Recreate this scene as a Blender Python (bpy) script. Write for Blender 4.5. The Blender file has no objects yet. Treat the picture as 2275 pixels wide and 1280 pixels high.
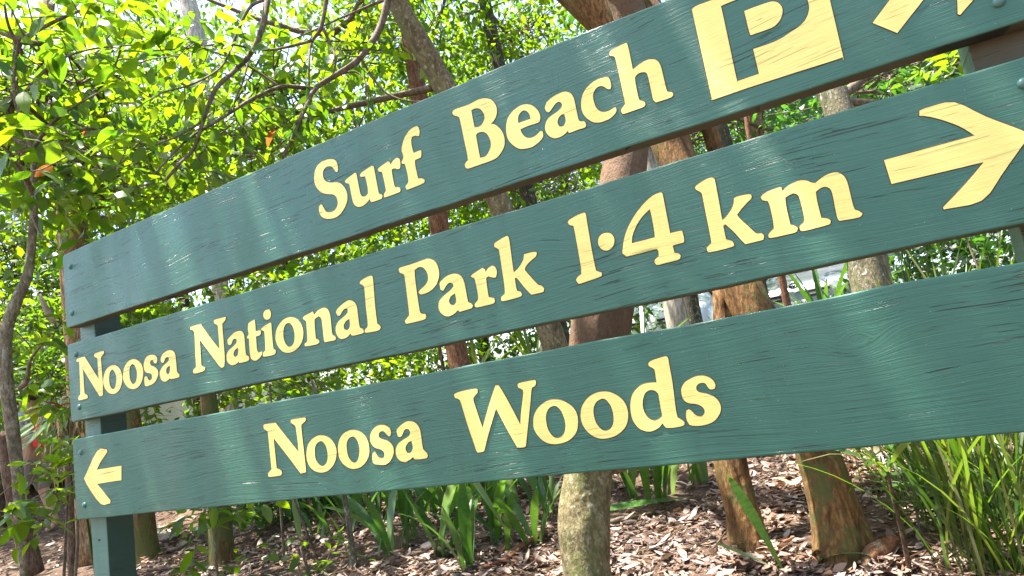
import bpy, bmesh, math, random
import numpy as np
from mathutils import Vector, Matrix, Euler

SC = bpy.context.scene
COL = SC.collection
R = math.radians
RNG = np.random.default_rng(7)
random.seed(7)

# ---------------------------------------------------------------- camera
# solved from the photograph: sign face is the plane y = 0, x runs along the sign, z is up
ZS = 0.7475                                    # underside of the lowest board above the ground
CAM_R = np.array([[0.86769453, 0.47211782, -0.15559874],
                  [-0.20971041, 0.06386258, -0.97567572],
                  [-0.45069696, 0.87921916, 0.15442124]])   # rows: right, down, forward
CAM_C = np.array([2.64207488, -1.43311087, 0.20251938 + ZS])
FPX = 1478.08
cd = bpy.data.cameras.new('camera'); cam = bpy.data.objects.new('camera', cd); COL.objects.link(cam)
cd.sensor_width = 36.0; cd.lens = FPX / 2275.0 * 36.0; cd.clip_start = 0.05; cd.clip_end = 900
m = Matrix.Identity(4)
for r in range(3):
    m[r][0] = CAM_R[0][r]; m[r][1] = -CAM_R[1][r]; m[r][2] = -CAM_R[2][r]; m[r][3] = CAM_C[r]
cam.matrix_world = m
SC.camera = cam

# ---------------------------------------------------------------- sky, sun, exposure
SUN = Vector((-0.30, -0.075, 0.95)).normalized()   # towards the sun: very high, from the left, raking down the faces of the boards
w = bpy.data.worlds.new('World'); SC.world = w; w.use_nodes = True
wn = w.node_tree; bg = wn.nodes['Background']
sky = wn.nodes.new('ShaderNodeTexSky'); sky.sky_type = 'NISHITA'; sky.sun_disc = False
sky.sun_elevation = math.asin(SUN.z); sky.sun_rotation = math.atan2(SUN.x, SUN.y)
sky.air_density = 1.0; sky.dust_density = 2.5; sky.ozone_density = 1.0
wn.links.new(sky.outputs[0], bg.inputs[0]); bg.inputs[1].default_value = 0.115
sl = bpy.data.lights.new('sun', 'SUN'); sl.energy = 5.0; sl.angle = R(0.53); sl.color = (1.0, 0.95, 0.86)
so = bpy.data.objects.new('sun', sl); COL.objects.link(so)
so.rotation_euler = SUN.to_track_quat('Z', 'Y').to_euler(); so.location = (0, 0, 30)
SC.view_settings.view_transform = 'Standard'; SC.view_settings.look = 'None'
SC.view_settings.exposure = 2.38; SC.view_settings.gamma = 1.0; SC.view_settings.use_curve_mapping = False
SC.render.engine = 'CYCLES'
try:
    SC.cycles.max_bounces = 6; SC.cycles.transmission_bounces = 3; SC.cycles.transparent_max_bounces = 4
    SC.cycles.diffuse_bounces = 3
except Exception: pass

# ---------------------------------------------------------------- helpers
def ray(px, py):
    d = CAM_R.T @ np.array([(px - 1137.5) / FPX, (py - 640.0) / FPX, 1.0])
    return d / np.linalg.norm(d)
def at(px, py, hd):
    """the point seen at a place of the photograph, hd metres away measured along the ground"""
    d = ray(px, py); return CAM_C + d * (hd / math.hypot(d[0], d[1]))
def gz(x, y):
    t = np.clip((np.asarray(y, float) - 1.5) / 6.3, 0, 1)
    z = 1.02 * (0.35 * t * t * (3 - 2 * t) + 0.65 * t)
    b = 0.025 * np.sin(1.9 * x + 0.7 * y) * np.sin(1.3 * y - 0.6 * x) + 0.012 * np.sin(5.1 * x + 2) * np.sin(4.3 * y)
    f = np.clip((np.asarray(y, float) - 6.6) / 1.0, 0, 1)
    return z + b * (1 - f)
def gnd(px, py):
    """where that sight line meets the ground"""
    d = ray(px, py); t = 0.5
    while t < 60:
        p = CAM_C + d * t
        if p[2] <= float(gz(p[0], p[1])): break
        t += 0.01
    p = CAM_C + d * t; p[2] = float(gz(p[0], p[1])); return p
def hdist(p): return math.hypot(p[0] - CAM_C[0], p[1] - CAM_C[1])

def tag(o, label=None, cat=None, group=None, kind=None):
    if label: o['label'] = label
    if cat: o['category'] = cat
    if group: o['group'] = group
    if kind: o['kind'] = kind
    return o
def link(name, me, mat=None, parent=None):
    o = bpy.data.objects.new(name, me); COL.objects.link(o)
    if mat is not None:
        me.materials.clear() if False else None
        if isinstance(mat, (list, tuple)):
            for k in mat: me.materials.append(k)
        else: me.materials.append(mat)
    if parent is not None: o.parent = parent
    return o
def empty(name, loc=(0, 0, 0), label=None, cat=None, group=None):
    o = bpy.data.objects.new(name, None); COL.objects.link(o); o.location = loc; o.empty_display_size = 0.1
    return tag(o, label, cat, group)
def child(o, parent):
    """parent keeping the world placement of a mesh that was built in world coordinates"""
    o.parent = parent; o.matrix_parent_inverse = Matrix.Translation(parent.location).inverted(); return o
def np_mesh(name, v, tris, smooth=True, mats=None):
    me = bpy.data.meshes.new(name)
    v = np.asarray(v, np.float32); tris = np.asarray(tris, np.int32)
    me.vertices.add(len(v)); me.vertices.foreach_set('co', v.ravel())
    n = len(tris); me.loops.add(n * 3); me.loops.foreach_set('vertex_index', tris.ravel())
    me.polygons.add(n); me.polygons.foreach_set('loop_start', np.arange(0, n * 3, 3, dtype=np.int32))
    me.polygons.foreach_set('loop_total', np.full(n, 3, np.int32))
    if smooth: me.polygons.foreach_set('use_smooth', np.ones(n, bool))
    if mats is not None: me.polygons.foreach_set('material_index', np.asarray(mats, np.int32))
    me.update(calc_edges=True); me.validate(); return me
def bm_mesh(name, bm, smooth=False):
    me = bpy.data.meshes.new(name); bmesh.ops.recalc_face_normals(bm, faces=bm.faces[:])
    for f in bm.faces: f.smooth = smooth
    bm.to_mesh(me); bm.free(); return me
def add_box(bm, c, s, bev=0.0, rot=None, seg=2):
    g = bmesh.ops.create_cube(bm, size=1.0); vs = g['verts']
    bmesh.ops.scale(bm, vec=s, verts=vs)
    if bev > 0:
        es = list({e for v in vs for e in v.link_edges})
        r = bmesh.ops.bevel(bm, geom=es, offset=bev, segments=seg, affect='EDGES', profile=0.5)
        vs = [v for v in r['verts']] or vs
        vs = list({v for f in r['faces'] for v in f.verts} | set(v for v in vs if v.is_valid))
    if rot is not None: bmesh.ops.rotate(bm, verts=vs, cent=(0, 0, 0), matrix=rot)
    bmesh.ops.translate(bm, vec=c, verts=vs); return vs

def catmull(p, n, closed=False):
    p = np.asarray(p, float); out = []; k = len(p)
    rng = range(k) if closed else range(k - 1)
    for i in rng:
        if closed: a, b, c, d = p[(i - 1) % k], p[i], p[(i + 1) % k], p[(i + 2) % k]
        else: a, b, c, d = p[max(i - 1, 0)], p[i], p[i + 1], p[min(i + 2, k - 1)]
        for j in range(n):
            t = j / n
            out.append(0.5 * ((2 * b) + (-a + c) * t + (2 * a - 5 * b + 4 * c - d) * t * t + (-a + 3 * b - 3 * c + d) * t ** 3))
    if not closed: out.append(p[-1])
    return np.array(out)
def tube_arrays(pts, rad, sides=10, wob=0.0, seed=0, relief=0.0, root=0.0):
    pts = np.asarray(pts, float); rad = np.asarray(rad, float); n = len(pts)
    tan = np.gradient(pts, axis=0); tan /= np.linalg.norm(tan, axis=1)[:, None] + 1e-9
    u = np.cross(tan[0], [0.3, 0.9, 0.1]); u /= np.linalg.norm(u); V = []
    a = np.arange(sides) * 2 * np.pi / sides
    rel = np.zeros((n, sides))
    if relief > 0:
        rr_ = np.random.default_rng(seed + 99)
        for kz, ka, am in ((30, 4, 1.0), (16, 1, 0.7), (7, 1, 0.4)):
            f_ = rr_.normal(size=(n + 4 * kz, sides + 4 * ka))
            f_[:, -4 * ka:] = f_[:, :4 * ka]
            f_ = np.apply_along_axis(lambda q: np.convolve(q, np.ones(2 * kz + 1) / math.sqrt(2 * kz + 1), 'same'), 0, f_)
            f_ = np.apply_along_axis(lambda q: np.convolve(q, np.ones(2 * ka + 1) / math.sqrt(2 * ka + 1), 'same'), 1, f_)
            rel += am * f_[2 * kz:2 * kz + n, 2 * ka:2 * ka + sides]
        rel *= relief
    arc = np.concatenate([[0], np.cumsum(np.linalg.norm(np.diff(pts, axis=0), axis=1))])
    rs = np.random.default_rng(seed); ph = rs.uniform(0, 6.28, 6)
    for i in range(n):
        u = u - tan[i] * (u @ tan[i]); u /= np.linalg.norm(u); b = np.cross(tan[i], u)
        s = arc[i] * 5.0 if relief > 0 else i * 0.35
        k = 1 + wob * (np.sin(2 * a + ph[0] + 0.25 * s) * 0.5 + np.sin(3 * a + ph[1] - 0.6 * s) * 0.35 + np.sin(5 * a + ph[2] + 0.9 * s) * 0.2 + 0.4 * math.sin(s * 1.1 + ph[3]))
        if root > 0: k = k * (1 + root * math.exp(-arc[i] / 0.11) * (1 + 0.6 * np.sin(3 * a + ph[4]) + 0.4 * np.sin(5 * a + ph[5])))
        R_ = k * rad[i] + rel[i]
        V.append(pts[i] + (np.cos(a) * R_)[:, None] * u + (np.sin(a) * R_)[:, None] * b)
    V = np.concatenate(V); T = []
    for i in range(n - 1):
        for j in range(sides):
            q = i * sides + j; q2 = i * sides + (j + 1) % sides
            T += [(q, q2, q2 + sides), (q, q2 + sides, q + sides)]
    c0 = len(V); V = np.vstack([V, pts[:1], pts[-1:]])
    for j in range(sides):
        T.append((c0, (j + 1) % sides, j)); e = (n - 1) * sides; T.append((c0 + 1, e + j, e + (j + 1) % sides))
    return V, np.array(T, np.int32)
def tube_mesh(name, pts, rad, sides=10, wob=0.0, seed=0, sub=4, relief=0.0, root=0.0):
    q = catmull(np.column_stack([np.asarray(pts, float), np.asarray(rad, float)]), sub)
    v, t = tube_arrays(q[:, :3], np.maximum(q[:, 3], 0.0005), sides, wob, seed, relief, root); return np_mesh(name, v, t)
def join_arrays(parts):
    V = []; T = []; o = 0
    for v, t in parts: V.append(v); T.append(t + o); o += len(v)
    return np.vstack(V), np.vstack(T)

# ---------------------------------------------------------------- materials
class NT:
    def __init__(s, name):
        s.m = bpy.data.materials.new(name); s.m.use_nodes = True; s.t = s.m.node_tree; s.n = s.t.nodes; s.l = s.t.links
        s.p = s.n['Principled BSDF']; s.out = s.n['Material Output']
    def nd(s, ty, props=None, **inp):
        x = s.n.new('ShaderNode' + ty)
        for k, v in (props or {}).items(): setattr(x, k, v)
        for k, v in inp.items(): s.set(x.inputs[int(k[1:])] if k[0] == '_' and k[1:].isdigit() else x.inputs[k.replace('_', ' ')], v)
        return x
    def set(s, sock, v):
        if hasattr(v, 'is_output'): s.l.new(v, sock)
        elif hasattr(v, 'outputs'): s.l.new(v.outputs[0], sock)
        else: sock.default_value = v if not isinstance(v, tuple) or len(v) != 3 or sock.type != 'RGBA' else (*v, 1.0)
    def coord(s, scale=(1, 1, 1), kind='Object', rot=(0, 0, 0)):
        c = s.n.new('ShaderNodeTexCoord'); mp = s.n.new('ShaderNodeMapping'); s.l.new(c.outputs[kind], mp.inputs[0])
        mp.inputs['Scale'].default_value = scale; mp.inputs['Rotation'].default_value = rot; return mp.outputs[0]
    def noise(s, vec, scale=5, detail=4, rough=0.55, dist=0.0):
        return s.nd('TexNoise', Vector=vec, Scale=scale, Detail=detail, Roughness=rough, Distortion=dist).outputs['Fac']
    def ramp(s, fac, stops, interp='LINEAR'):
        r = s.n.new('ShaderNodeValToRGB'); s.l.new(fac, r.inputs[0]); e = r.color_ramp.elements; r.color_ramp.interpolation = interp
        while len(e) > 1: e.remove(e[-1])
        for i, (p, c) in enumerate(stops):
            x = e[0] if i == 0 else e.new(p)
            x.position = p; x.color = (*c, 1) if isinstance(c, tuple) else (c, c, c, 1)
        return r.outputs[0]
    def mix(s, fac, a, b, mode='MIX'):
        x = s.n.new('ShaderNodeMix'); x.data_type = 'RGBA'; x.blend_type = mode
        s.set(x.inputs['Factor'], fac); s.set(x.inputs[6], a); s.set(x.inputs[7], b); return x.outputs[2]
    def math(s, op, a, b=0.0, c=0.0):
        x = s.n.new('ShaderNodeMath'); x.operation = op; s.set(x.inputs[0], a); s.set(x.inputs[1], b); s.set(x.inputs[2], c); return x.outputs[0]
    def bump(s, h, strength=0.5, dist=0.01, normal=None):
        b = s.n.new('ShaderNodeBump'); b.inputs['Strength'].default_value = strength; b.inputs['Distance'].default_value = dist
        s.l.new(h, b.inputs['Height'])
        if normal is not None: s.l.new(normal, b.inputs['Normal'])
        return b.outputs[0]
    def base(s, col, rough=0.6, normal=None, spec=None, metal=None):
        s.set(s.p.inputs['Base Color'], col); s.set(s.p.inputs['Roughness'], rough)
        if normal is not None: s.l.new(normal, s.p.inputs['Normal'])
        if spec is not None: s.p.inputs['Specular IOR Level'].default_value = spec
        if metal is not None: s.p.inputs['Metallic'].default_value = metal
        return s.m

def wood_relief(t, off, knots=()):
    """grain, knots and drying cracks of the painted hardwood, running along the boards"""
    c = t.n.new('ShaderNodeTexCoord').outputs['Object']
    add = t.nd('VectorMath', {'operation': 'ADD'}, _0=c, _1=off).outputs[0]
    low = t.nd('TexNoise', Vector=t.nd('Mapping', Vector=add, Scale=(1.1, 1, 3.5)).outputs[0], Scale=1.0, Detail=2.0).outputs['Fac']
    sep = t.nd('SeparateXYZ', Vector=add); sc = t.nd('SeparateXYZ', Vector=c)
    z3 = t.math('ADD', t.math('ADD', sep.outputs['Z'], t.math('MULTIPLY', low, 0.11)), t.math('MULTIPLY', sep.outputs['X'], -0.03))
    for kx, kz, ks in knots:
        dx = t.math('MULTIPLY', t.math('SUBTRACT', sc.outputs['X'], kx), 0.62); dz = t.math('SUBTRACT', sc.outputs['Z'], kz)
        r2 = t.math('ADD', t.math('MULTIPLY', dx, dx), t.math('MULTIPLY', dz, dz)); e = t.math('EXPONENT', t.math('MULTIPLY', r2, -1.0 / (ks * ks)))
        z3 = t.math('ADD', z3, t.math('MULTIPLY', e, t.math('SUBTRACT', t.math('MULTIPLY', t.math('SQRT', r2), 1.1), dz)))
    v = t.nd('CombineXYZ', X=t.math('ADD', t.math('ADD', sep.outputs['X'], t.math('MULTIPLY', t.noise(t.nd('Mapping', Vector=add, Scale=(0.7, 1, 45)).outputs[0], 1.0, 2, 0.5), 0.5)), t.math('MULTIPLY', sep.outputs['Z'], 0.31)), Y=0.37, Z=z3).outputs[0]
    grain = t.noise(t.nd('Mapping', Vector=v, Scale=(3.6, 1, 210)).outputs[0], 1.0, 6, 0.66)
    fine = t.noise(t.nd('Mapping', Vector=v, Scale=(14, 1, 700)).outputs[0], 1.0, 3, 0.6)
    ck = t.noise(t.nd('Mapping', Vector=v, Scale=(8.0, 1, 380), Location=(3, 0, 5)).outputs[0], 1.0, 2, 0.5)
    ck2 = t.noise(t.nd('Mapping', Vector=v, Scale=(2.6, 1, 230), Location=(9, 0, 1)).outputs[0], 1.0, 2, 0.5)
    area = t.noise(t.nd('Mapping', Vector=add, Scale=(2.6, 1, 8), Location=(1, 7, 2)).outputs[0], 1.0, 3, 0.6)
    am = t.math('SUBTRACT', area, 0.5)
    crack = t.math('MAXIMUM', t.ramp(t.math('ADD', ck, t.math('MULTIPLY', am, 0.42)), [(0.69, 0.0), (0.73, 1.0)]), t.ramp(t.math('ADD', ck2, t.math('MULTIPLY', am, 0.22)), [(0.72, 0.0), (0.745, 1.0)]))
    return add, low, grain, fine, crack, area
def m_sign(name, off, base, rough=0.36, worn=True, crack_amt=0.9, knots=()):
    t = NT(name); add, low, grain, fine, crack, area = wood_relief(t, off, knots)
    big = t.noise(t.nd('Mapping', Vector=add, Scale=(1.5, 1, 3)).outputs[0], 1.2, 3, 0.6)
    b = tuple(base)
    col = t.mix(t.ramp(big, [(0.3, 0.0), (0.75, 1.0)]), b, (b[0] * 1.18, b[1] * 1.10, b[2] * 1.12))
    col = t.mix(t.math('MULTIPLY', t.ramp(fine, [(0.42, 0.0), (0.7, 1.0)]), 0.22), col, (b[0] * 0.62, b[1] * 0.66, b[2] * 0.68))
    if worn:
        wn_ = t.noise(t.nd('Mapping', Vector=add, Scale=(5, 5, 30)).outputs[0], 1.0, 5, 0.7)
        col = t.mix(t.math('MULTIPLY', t.ramp(wn_, [(0.66, 0.0), (0.74, 1.0)]), 0.45), col, (0.10, 0.105, 0.075))
    if worn:   # faded and grimy areas, rain streaks running down
        fd = t.noise(t.nd('Mapping', Vector=add, Scale=(1.3, 1, 2.2), Location=(4, 1, 8)).outputs[0], 1.0, 5, 0.65)
        col = t.mix(t.math('MULTIPLY', t.ramp(fd, [(0.40, 0.0), (0.70, 1.0)]), 0.55), col, (b[0] * 1.6, b[1] * 1.22, b[2] * 1.32))
        gr = t.noise(t.nd('Mapping', Vector=add, Scale=(17, 1, 2.0), Location=(2, 2, 0)).outputs[0], 1.0, 5, 0.7)
        col = t.mix(t.math('MULTIPLY', t.ramp(gr, [(0.54, 0.0), (0.72, 1.0)]), 0.32), col, (b[0] * 0.75, b[1] * 0.62, b[2] * 0.62))
    dust = t.nd('TexVoronoi', {'feature': 'F1'}, Vector=add, Scale=55.0, Randomness=1.0).outputs['Distance']
    col = t.mix(t.math('MULTIPLY', t.ramp(dust, [(0.03, 1.0), (0.05, 0.0)]), 0.5), col, (0.5, 0.55, 0.48))
    col = t.mix(t.math('MULTIPLY', crack, crack_amt), col, (0.012, 0.016, 0.013))
    h = t.math('ADD', t.math('MULTIPLY', grain, 0.75), t.math('MULTIPLY', fine, 0.35))
    n1 = t.bump(h, 0.75, 0.0024)
    n2 = t.bump(t.math('MULTIPLY', crack, -1.0), 0.8, 0.0015, n1)
    gl = t.noise(t.nd('Mapping', Vector=add, Scale=(4.2, 1, 1.6), Rotation=(0, 0.35, 0)).outputs[0], 1.0, 3, 0.6)
    rg = t.ramp(gl, [(0.36, rough + 0.14), (0.55, rough - 0.02), (0.66, rough - 0.20)])
    return t.base(col, rg, n2, 0.5)
M = {}
BG = (0.031, 0.120, 0.074)
for i, (off, kn) in enumerate((((0, 0, 0), [(0.62, 0.86, 0.03)]), ((3.7, 0, 1.3), [(2.12, 0.545, 0.042), (1.36, 0.60, 0.025)]), ((8.1, 0, 2.9), [(1.34, 0.04, 0.04), (2.62, 0.20, 0.028)]))):
    M['board%d' % i] = m_sign('board_green_paint', off, BG, 0.40, True, 0.8, kn)
    M['letter%d' % i] = m_sign('cream_letter_paint', off, (0.88, 0.735, 0.20), 0.42, False, 0.38, kn)
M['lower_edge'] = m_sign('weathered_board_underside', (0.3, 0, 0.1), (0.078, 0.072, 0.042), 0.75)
t = NT('letter_edge_brown'); M['letter_edge'] = t.base((0.085, 0.030, 0.012), 0.7)
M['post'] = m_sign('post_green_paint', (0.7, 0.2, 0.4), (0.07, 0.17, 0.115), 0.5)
M['post_side'] = m_sign('post_shaded_side_paint', (0.7, 0.2, 0.4), (0.014, 0.045, 0.028), 0.55)  # darker green for the right-hand faces: their shade is put into the paint
t = NT('bolt_paint'); M['bolt'] = t.base(t.mix(t.ramp(t.noise(t.coord((60, 60, 60)), 1, 3), [(0.5, 0.0), (0.75, 1.0)]), (0.05, 0.16, 0.13), (0.13, 0.12, 0.10)), 0.42)

def m_leaf(name, greens, trans, rough=0.42, tw=0.5, spec=0.5, band=None):
    """a leaf: glossy upper skin over a sheet that lets light through"""
    t = NT(name); geo = t.n.new('ShaderNodeNewGeometry'); oi = t.n.new('ShaderNodeObjectInfo')
    rnd = t.math('FRACT', t.math('ADD', geo.outputs['Random Per Island'], t.math('MULTIPLY', oi.outputs['Random'], 7.37)))
    n = len(greens)
    col = t.ramp(rnd, [(i / max(n - 1, 1), g) for i, g in enumerate(greens)])
    c2 = t.ramp(rnd, [(i / max(len(trans) - 1, 1), g) for i, g in enumerate(trans)])
    cl = t.ramp(t.noise(geo.outputs['Position'], 1.7, 3, 0.6), [(0.38, 0.0), (0.62, 1.0)])   # young and old sprays differ in tone
    col = t.mix(cl, t.mix(1.0, col, (0.75, 0.82, 0.95), 'MULTIPLY'), col); c2 = t.mix(cl, t.mix(1.0, c2, (0.66, 0.82, 1.0), 'MULTIPLY'), c2)
    if band is not None:
        nz = t.noise(t.coord((9, 9, 42)), 1.0, 3, 0.6, 0.6)
        col = t.mix(t.ramp(nz, [(0.45, 0.0), (0.6, 1.0)]), col, band)
    t.base(col, rough, None, spec)
    tr = t.nd('BsdfTranslucent', Color=c2); mx = t.n.new('ShaderNodeMixShader'); mx.inputs[0].default_value = tw
    t.l.new(t.p.outputs[0], mx.inputs[1]); t.l.new(tr.outputs[0], mx.inputs[2]); t.l.new(mx.outputs[0], t.out.inputs[0]); return t.m
G1 = [(0.030, 0.085, 0.012), (0.045, 0.12, 0.014), (0.07, 0.15, 0.016), (0.04, 0.10, 0.02), (0.085, 0.16, 0.012)]
TR = [(0.17, 0.33, 0.006), (0.33, 0.46, 0.006), (0.18, 0.35, 0.008), (0.37, 0.47, 0.006), (0.10, 0.23, 0.008), (0.31, 0.44, 0.006)]
M['leaf_near'] = m_leaf('broad_green_leaf', G1, TR, 0.38, 0.55)
M['leaf_mid'] = m_leaf('mid_green_leaf', [(0.025, 0.075, 0.012), (0.05, 0.12, 0.015), (0.08, 0.15, 0.015), (0.03, 0.09, 0.02)], TR, 0.4, 0.55)
M['leaf_far'] = m_leaf('far_green_leaf', [(0.03, 0.085, 0.014), (0.06, 0.14, 0.02), (0.04, 0.10, 0.02), (0.09, 0.15, 0.018)], [(0.18, 0.34, 0.009), (0.31, 0.44, 0.009), (0.09, 0.23, 0.012)], 0.45, 0.55)
M['leaf_dark'] = m_leaf('dark_green_leaf', [(0.018, 0.055, 0.014), (0.03, 0.08, 0.018), (0.04, 0.09, 0.02)], [(0.10, 0.28, 0.02), (0.16, 0.36, 0.02), (0.08, 0.22, 0.02)], 0.4, 0.45)
M['leaf_gum'] = m_leaf('grey_green_gum_leaf', [(0.08, 0.11, 0.06), (0.11, 0.14, 0.07)], [(0.22, 0.30, 0.10), (0.30, 0.36, 0.10)], 0.5, 0.45)
M['leaf_red'] = m_leaf('old_russet_leaf', [(0.22, 0.05, 0.015), (0.30, 0.09, 0.02)], [(0.5, 0.14, 0.02)], 0.5, 0.5)
M['strap'] = m_leaf('strap_leaf_green', [(0.045, 0.095, 0.012), (0.075, 0.125, 0.014), (0.035, 0.08, 0.014), (0.19, 0.155, 0.06), (0.06, 0.11, 0.014)], [(0.11, 0.23, 0.008), (0.19, 0.31, 0.010), (0.24, 0.30, 0.02)], 0.35, 0.45)
M['snake'] = m_leaf('banded_snake_plant_leaf', [(0.05, 0.12, 0.02), (0.07, 0.15, 0.025)], [(0.14, 0.32, 0.02), (0.2, 0.4, 0.03)], 0.3, 0.3, 0.5, (0.025, 0.07, 0.02))
M['snake_pale'] = m_leaf('pale_snake_plant_leaf', [(0.12, 0.20, 0.06), (0.16, 0.24, 0.09)], [(0.3, 0.45, 0.1)], 0.3, 0.3)
M['fan'] = m_leaf('fan_palm_leaf', [(0.05, 0.12, 0.02), (0.07, 0.14, 0.02)], [(0.22, 0.42, 0.03), (0.3, 0.48, 0.04)], 0.35, 0.4)
M['thatch'] = m_leaf('dry_palm_thatch', [(0.15, 0.10, 0.05), (0.22, 0.15, 0.07), (0.10, 0.075, 0.04), (0.08, 0.10, 0.03)], [(0.3, 0.2, 0.08)], 0.7, 0.3)
LIT = [(0.16, 0.09, 0.06), (0.27, 0.17, 0.12), (0.40, 0.29, 0.22), (0.075, 0.04, 0.03), (0.29, 0.135, 0.07), (0.50, 0.40, 0.32), (0.18, 0.105, 0.075), (0.34, 0.23, 0.17)]
M['litter'] = m_leaf('dry_leaf_litter', LIT, [(0.3, 0.15, 0.06)], 0.6, 0.12)

def m_bark(name, stops, moss=None, moss_lo=0.55, vs=0.3, sc=9.0, bump=0.8, dist=0.012, rough=0.85, light=None, upper=None):
    t = NT(name); v = t.coord((1, 1, vs))
    a = t.noise(v, sc * 2.4, 6, 0.66, 0.5); b = t.noise(v, sc * 9, 5, 0.7); big = t.noise(t.coord((1, 1, 0.5)), 6.5, 5, 0.65, 0.6)
    pat = t.noise(t.coord((1, 1, 0.4), rot=(0.2, 0.1, 1)), 9, 5, 0.7, 1.0)
    col = t.ramp(t.math('ADD', t.math('MULTIPLY', a, 0.6), t.math('MULTIPLY', pat, 0.4)), [(0.5 + (p - 0.5) * 0.62, c) for p, c in stops])
    col = t.mix(t.math('MULTIPLY', t.ramp(b, [(0.44, 0.0), (0.58, 1.0)]), 0.62), col, tuple(x * 0.38 for x in stops[0][1]))
    col = t.mix(t.ramp(pat, [(0.57, 0.0), (0.63, 0.75)]), col, tuple(x * 0.5 for x in stops[0][1]))
    if moss is not None: col = t.mix(t.ramp(t.math('ADD', t.math('MULTIPLY', big, 0.65), t.math('MULTIPLY', b, 0.35)), [(moss_lo - 0.02, 0.0), (moss_lo + 0.05, 0.9)]), col, moss)
    if light is not None:
        sp = t.noise(t.coord((1, 1, 0.7)), 34, 5, 0.65); col = t.mix(t.ramp(sp, [(0.59, 0.0), (0.64, 0.7)]), col, light)
    if upper is not None:   # different, smoother and redder bark higher up the stem
        z_ = t.nd('SeparateXYZ', Vector=t.n.new('ShaderNodeTexCoord').outputs['Object']).outputs['Z']
        col = t.mix(t.math('MULTIPLY', t.ramp(t.math('ADD', t.math('MULTIPLY', z_, 0.5), t.math('MULTIPLY', pat, 0.35)), [(0.60, 0.0), (0.72, 1.0)]), 0.85), col, t.mix(a, tuple(x * 0.55 for x in upper), upper))
    h = t.math('ADD', a, t.math('MULTIPLY', b, 0.6))
    return t.base(col, rough, t.bump(h, min(1.0, bump * 1.2), dist * 1.3), 0.25)
M['bark_green'] = m_bark('mossy_grey_bark', [(0.3, (0.13, 0.10, 0.05)), (0.55, (0.24, 0.20, 0.10)), (0.75, (0.32, 0.28, 0.18))], (0.125, 0.13, 0.045), 0.52, 0.55, 7, 0.8, 0.012, light=(0.34, 0.33, 0.24), upper=(0.165, 0.088, 0.05))
M['bark_orange'] = m_bark('orange_brown_bark', [(0.3, (0.075, 0.037, 0.016)), (0.5, (0.215, 0.108, 0.038)), (0.72, (0.33, 0.19, 0.08))], (0.095, 0.10, 0.03), 0.525, 0.28, 7, 0.8, 0.012)
M['bark_moss_orange'] = m_bark('mossy_orange_bark', [(0.3, (0.06, 0.035, 0.016)), (0.5, (0.15, 0.085, 0.03)), (0.72, (0.27, 0.17, 0.07))], (0.10, 0.105, 0.03), 0.47, 0.3, 8, 0.9)
M['bark_spot'] = m_bark('spotted_grey_brown_bark', [(0.3, (0.13, 0.10, 0.062)), (0.55, (0.27, 0.215, 0.14)), (0.75, (0.40, 0.33, 0.23))], (0.10, 0.11, 0.045), 0.54, 0.5, 9, 0.8, light=(0.34, 0.34, 0.28))
M['bark_olive'] = m_bark('smooth_olive_bark', [(0.3, (0.13, 0.095, 0.05)), (0.55, (0.24, 0.19, 0.10)), (0.75, (0.33, 0.28, 0.17))], (0.15, 0.15, 0.06), 0.55, 0.5, 8, 0.6, light=(0.36, 0.34, 0.26))
M['bark_brown'] = m_bark('brown_bark', [(0.3, (0.085, 0.05, 0.03)), (0.55, (0.19, 0.12, 0.075)), (0.75, (0.28, 0.20, 0.13))], None, 0.5, 0.3, 11, 0.9)
M['bark_red'] = m_bark('red_brown_bark', [(0.3, (0.12, 0.05, 0.025)), (0.55, (0.24, 0.11, 0.055)), (0.75, (0.33, 0.19, 0.10))], (0.30, 0.30, 0.22), 0.58, 0.3, 12, 0.9)
M['bark_dark'] = m_bark('dark_mossy_bark', [(0.3, (0.03, 0.026, 0.017)), (0.55, (0.075, 0.065, 0.04)), (0.8, (0.14, 0.12, 0.08))], (0.07, 0.08, 0.025), 0.55, 0.3, 10, 0.9, light=(0.30, 0.29, 0.22))
M['bark_lichen'] = m_bark('lichen_spotted_bark', [(0.3, (0.09, 0.075, 0.045)), (0.55, (0.19, 0.16, 0.10)), (0.75, (0.30, 0.27, 0.19))], (0.11, 0.13, 0.05), 0.56, 0.5, 9, 0.8, light=(0.44, 0.44, 0.38))
M['bark_pale'] = m_bark('smooth_pale_gum_bark', [(0.25, (0.30, 0.25, 0.18)), (0.5, (0.46, 0.41, 0.33)), (0.75, (0.58, 0.54, 0.47))], (0.26, 0.20, 0.12), 0.6, 0.25, 5, 0.3, 0.01, 0.7)
M['bark_tan'] = m_bark('flaking_tan_bark', [(0.3, (0.16, 0.085, 0.04)), (0.55, (0.33, 0.21, 0.11)), (0.75, (0.44, 0.33, 0.20))], None, 0.5, 0.3, 9, 0.9)
M['twig'] = m_bark('twig_bark', [(0.3, (0.10, 0.07, 0.045)), (0.55, (0.20, 0.15, 0.10)), (0.75, (0.30, 0.25, 0.19))], None, 0.5, 0.6, 14, 0.6, 0.004)
M['driftwood'] = m_bark('grey_dry_sheath', [(0.3, (0.16, 0.12, 0.09)), (0.55, (0.30, 0.25, 0.20)), (0.8, (0.42, 0.36, 0.29))], None, 0.5, 0.4, 12, 0.6, 0.006)
t = NT('bare_brown_soil'); gv = t.coord((1, 1, 1))
a = t.noise(gv, 9, 6, 0.65); b = t.noise(gv, 55, 5, 0.7)
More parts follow.
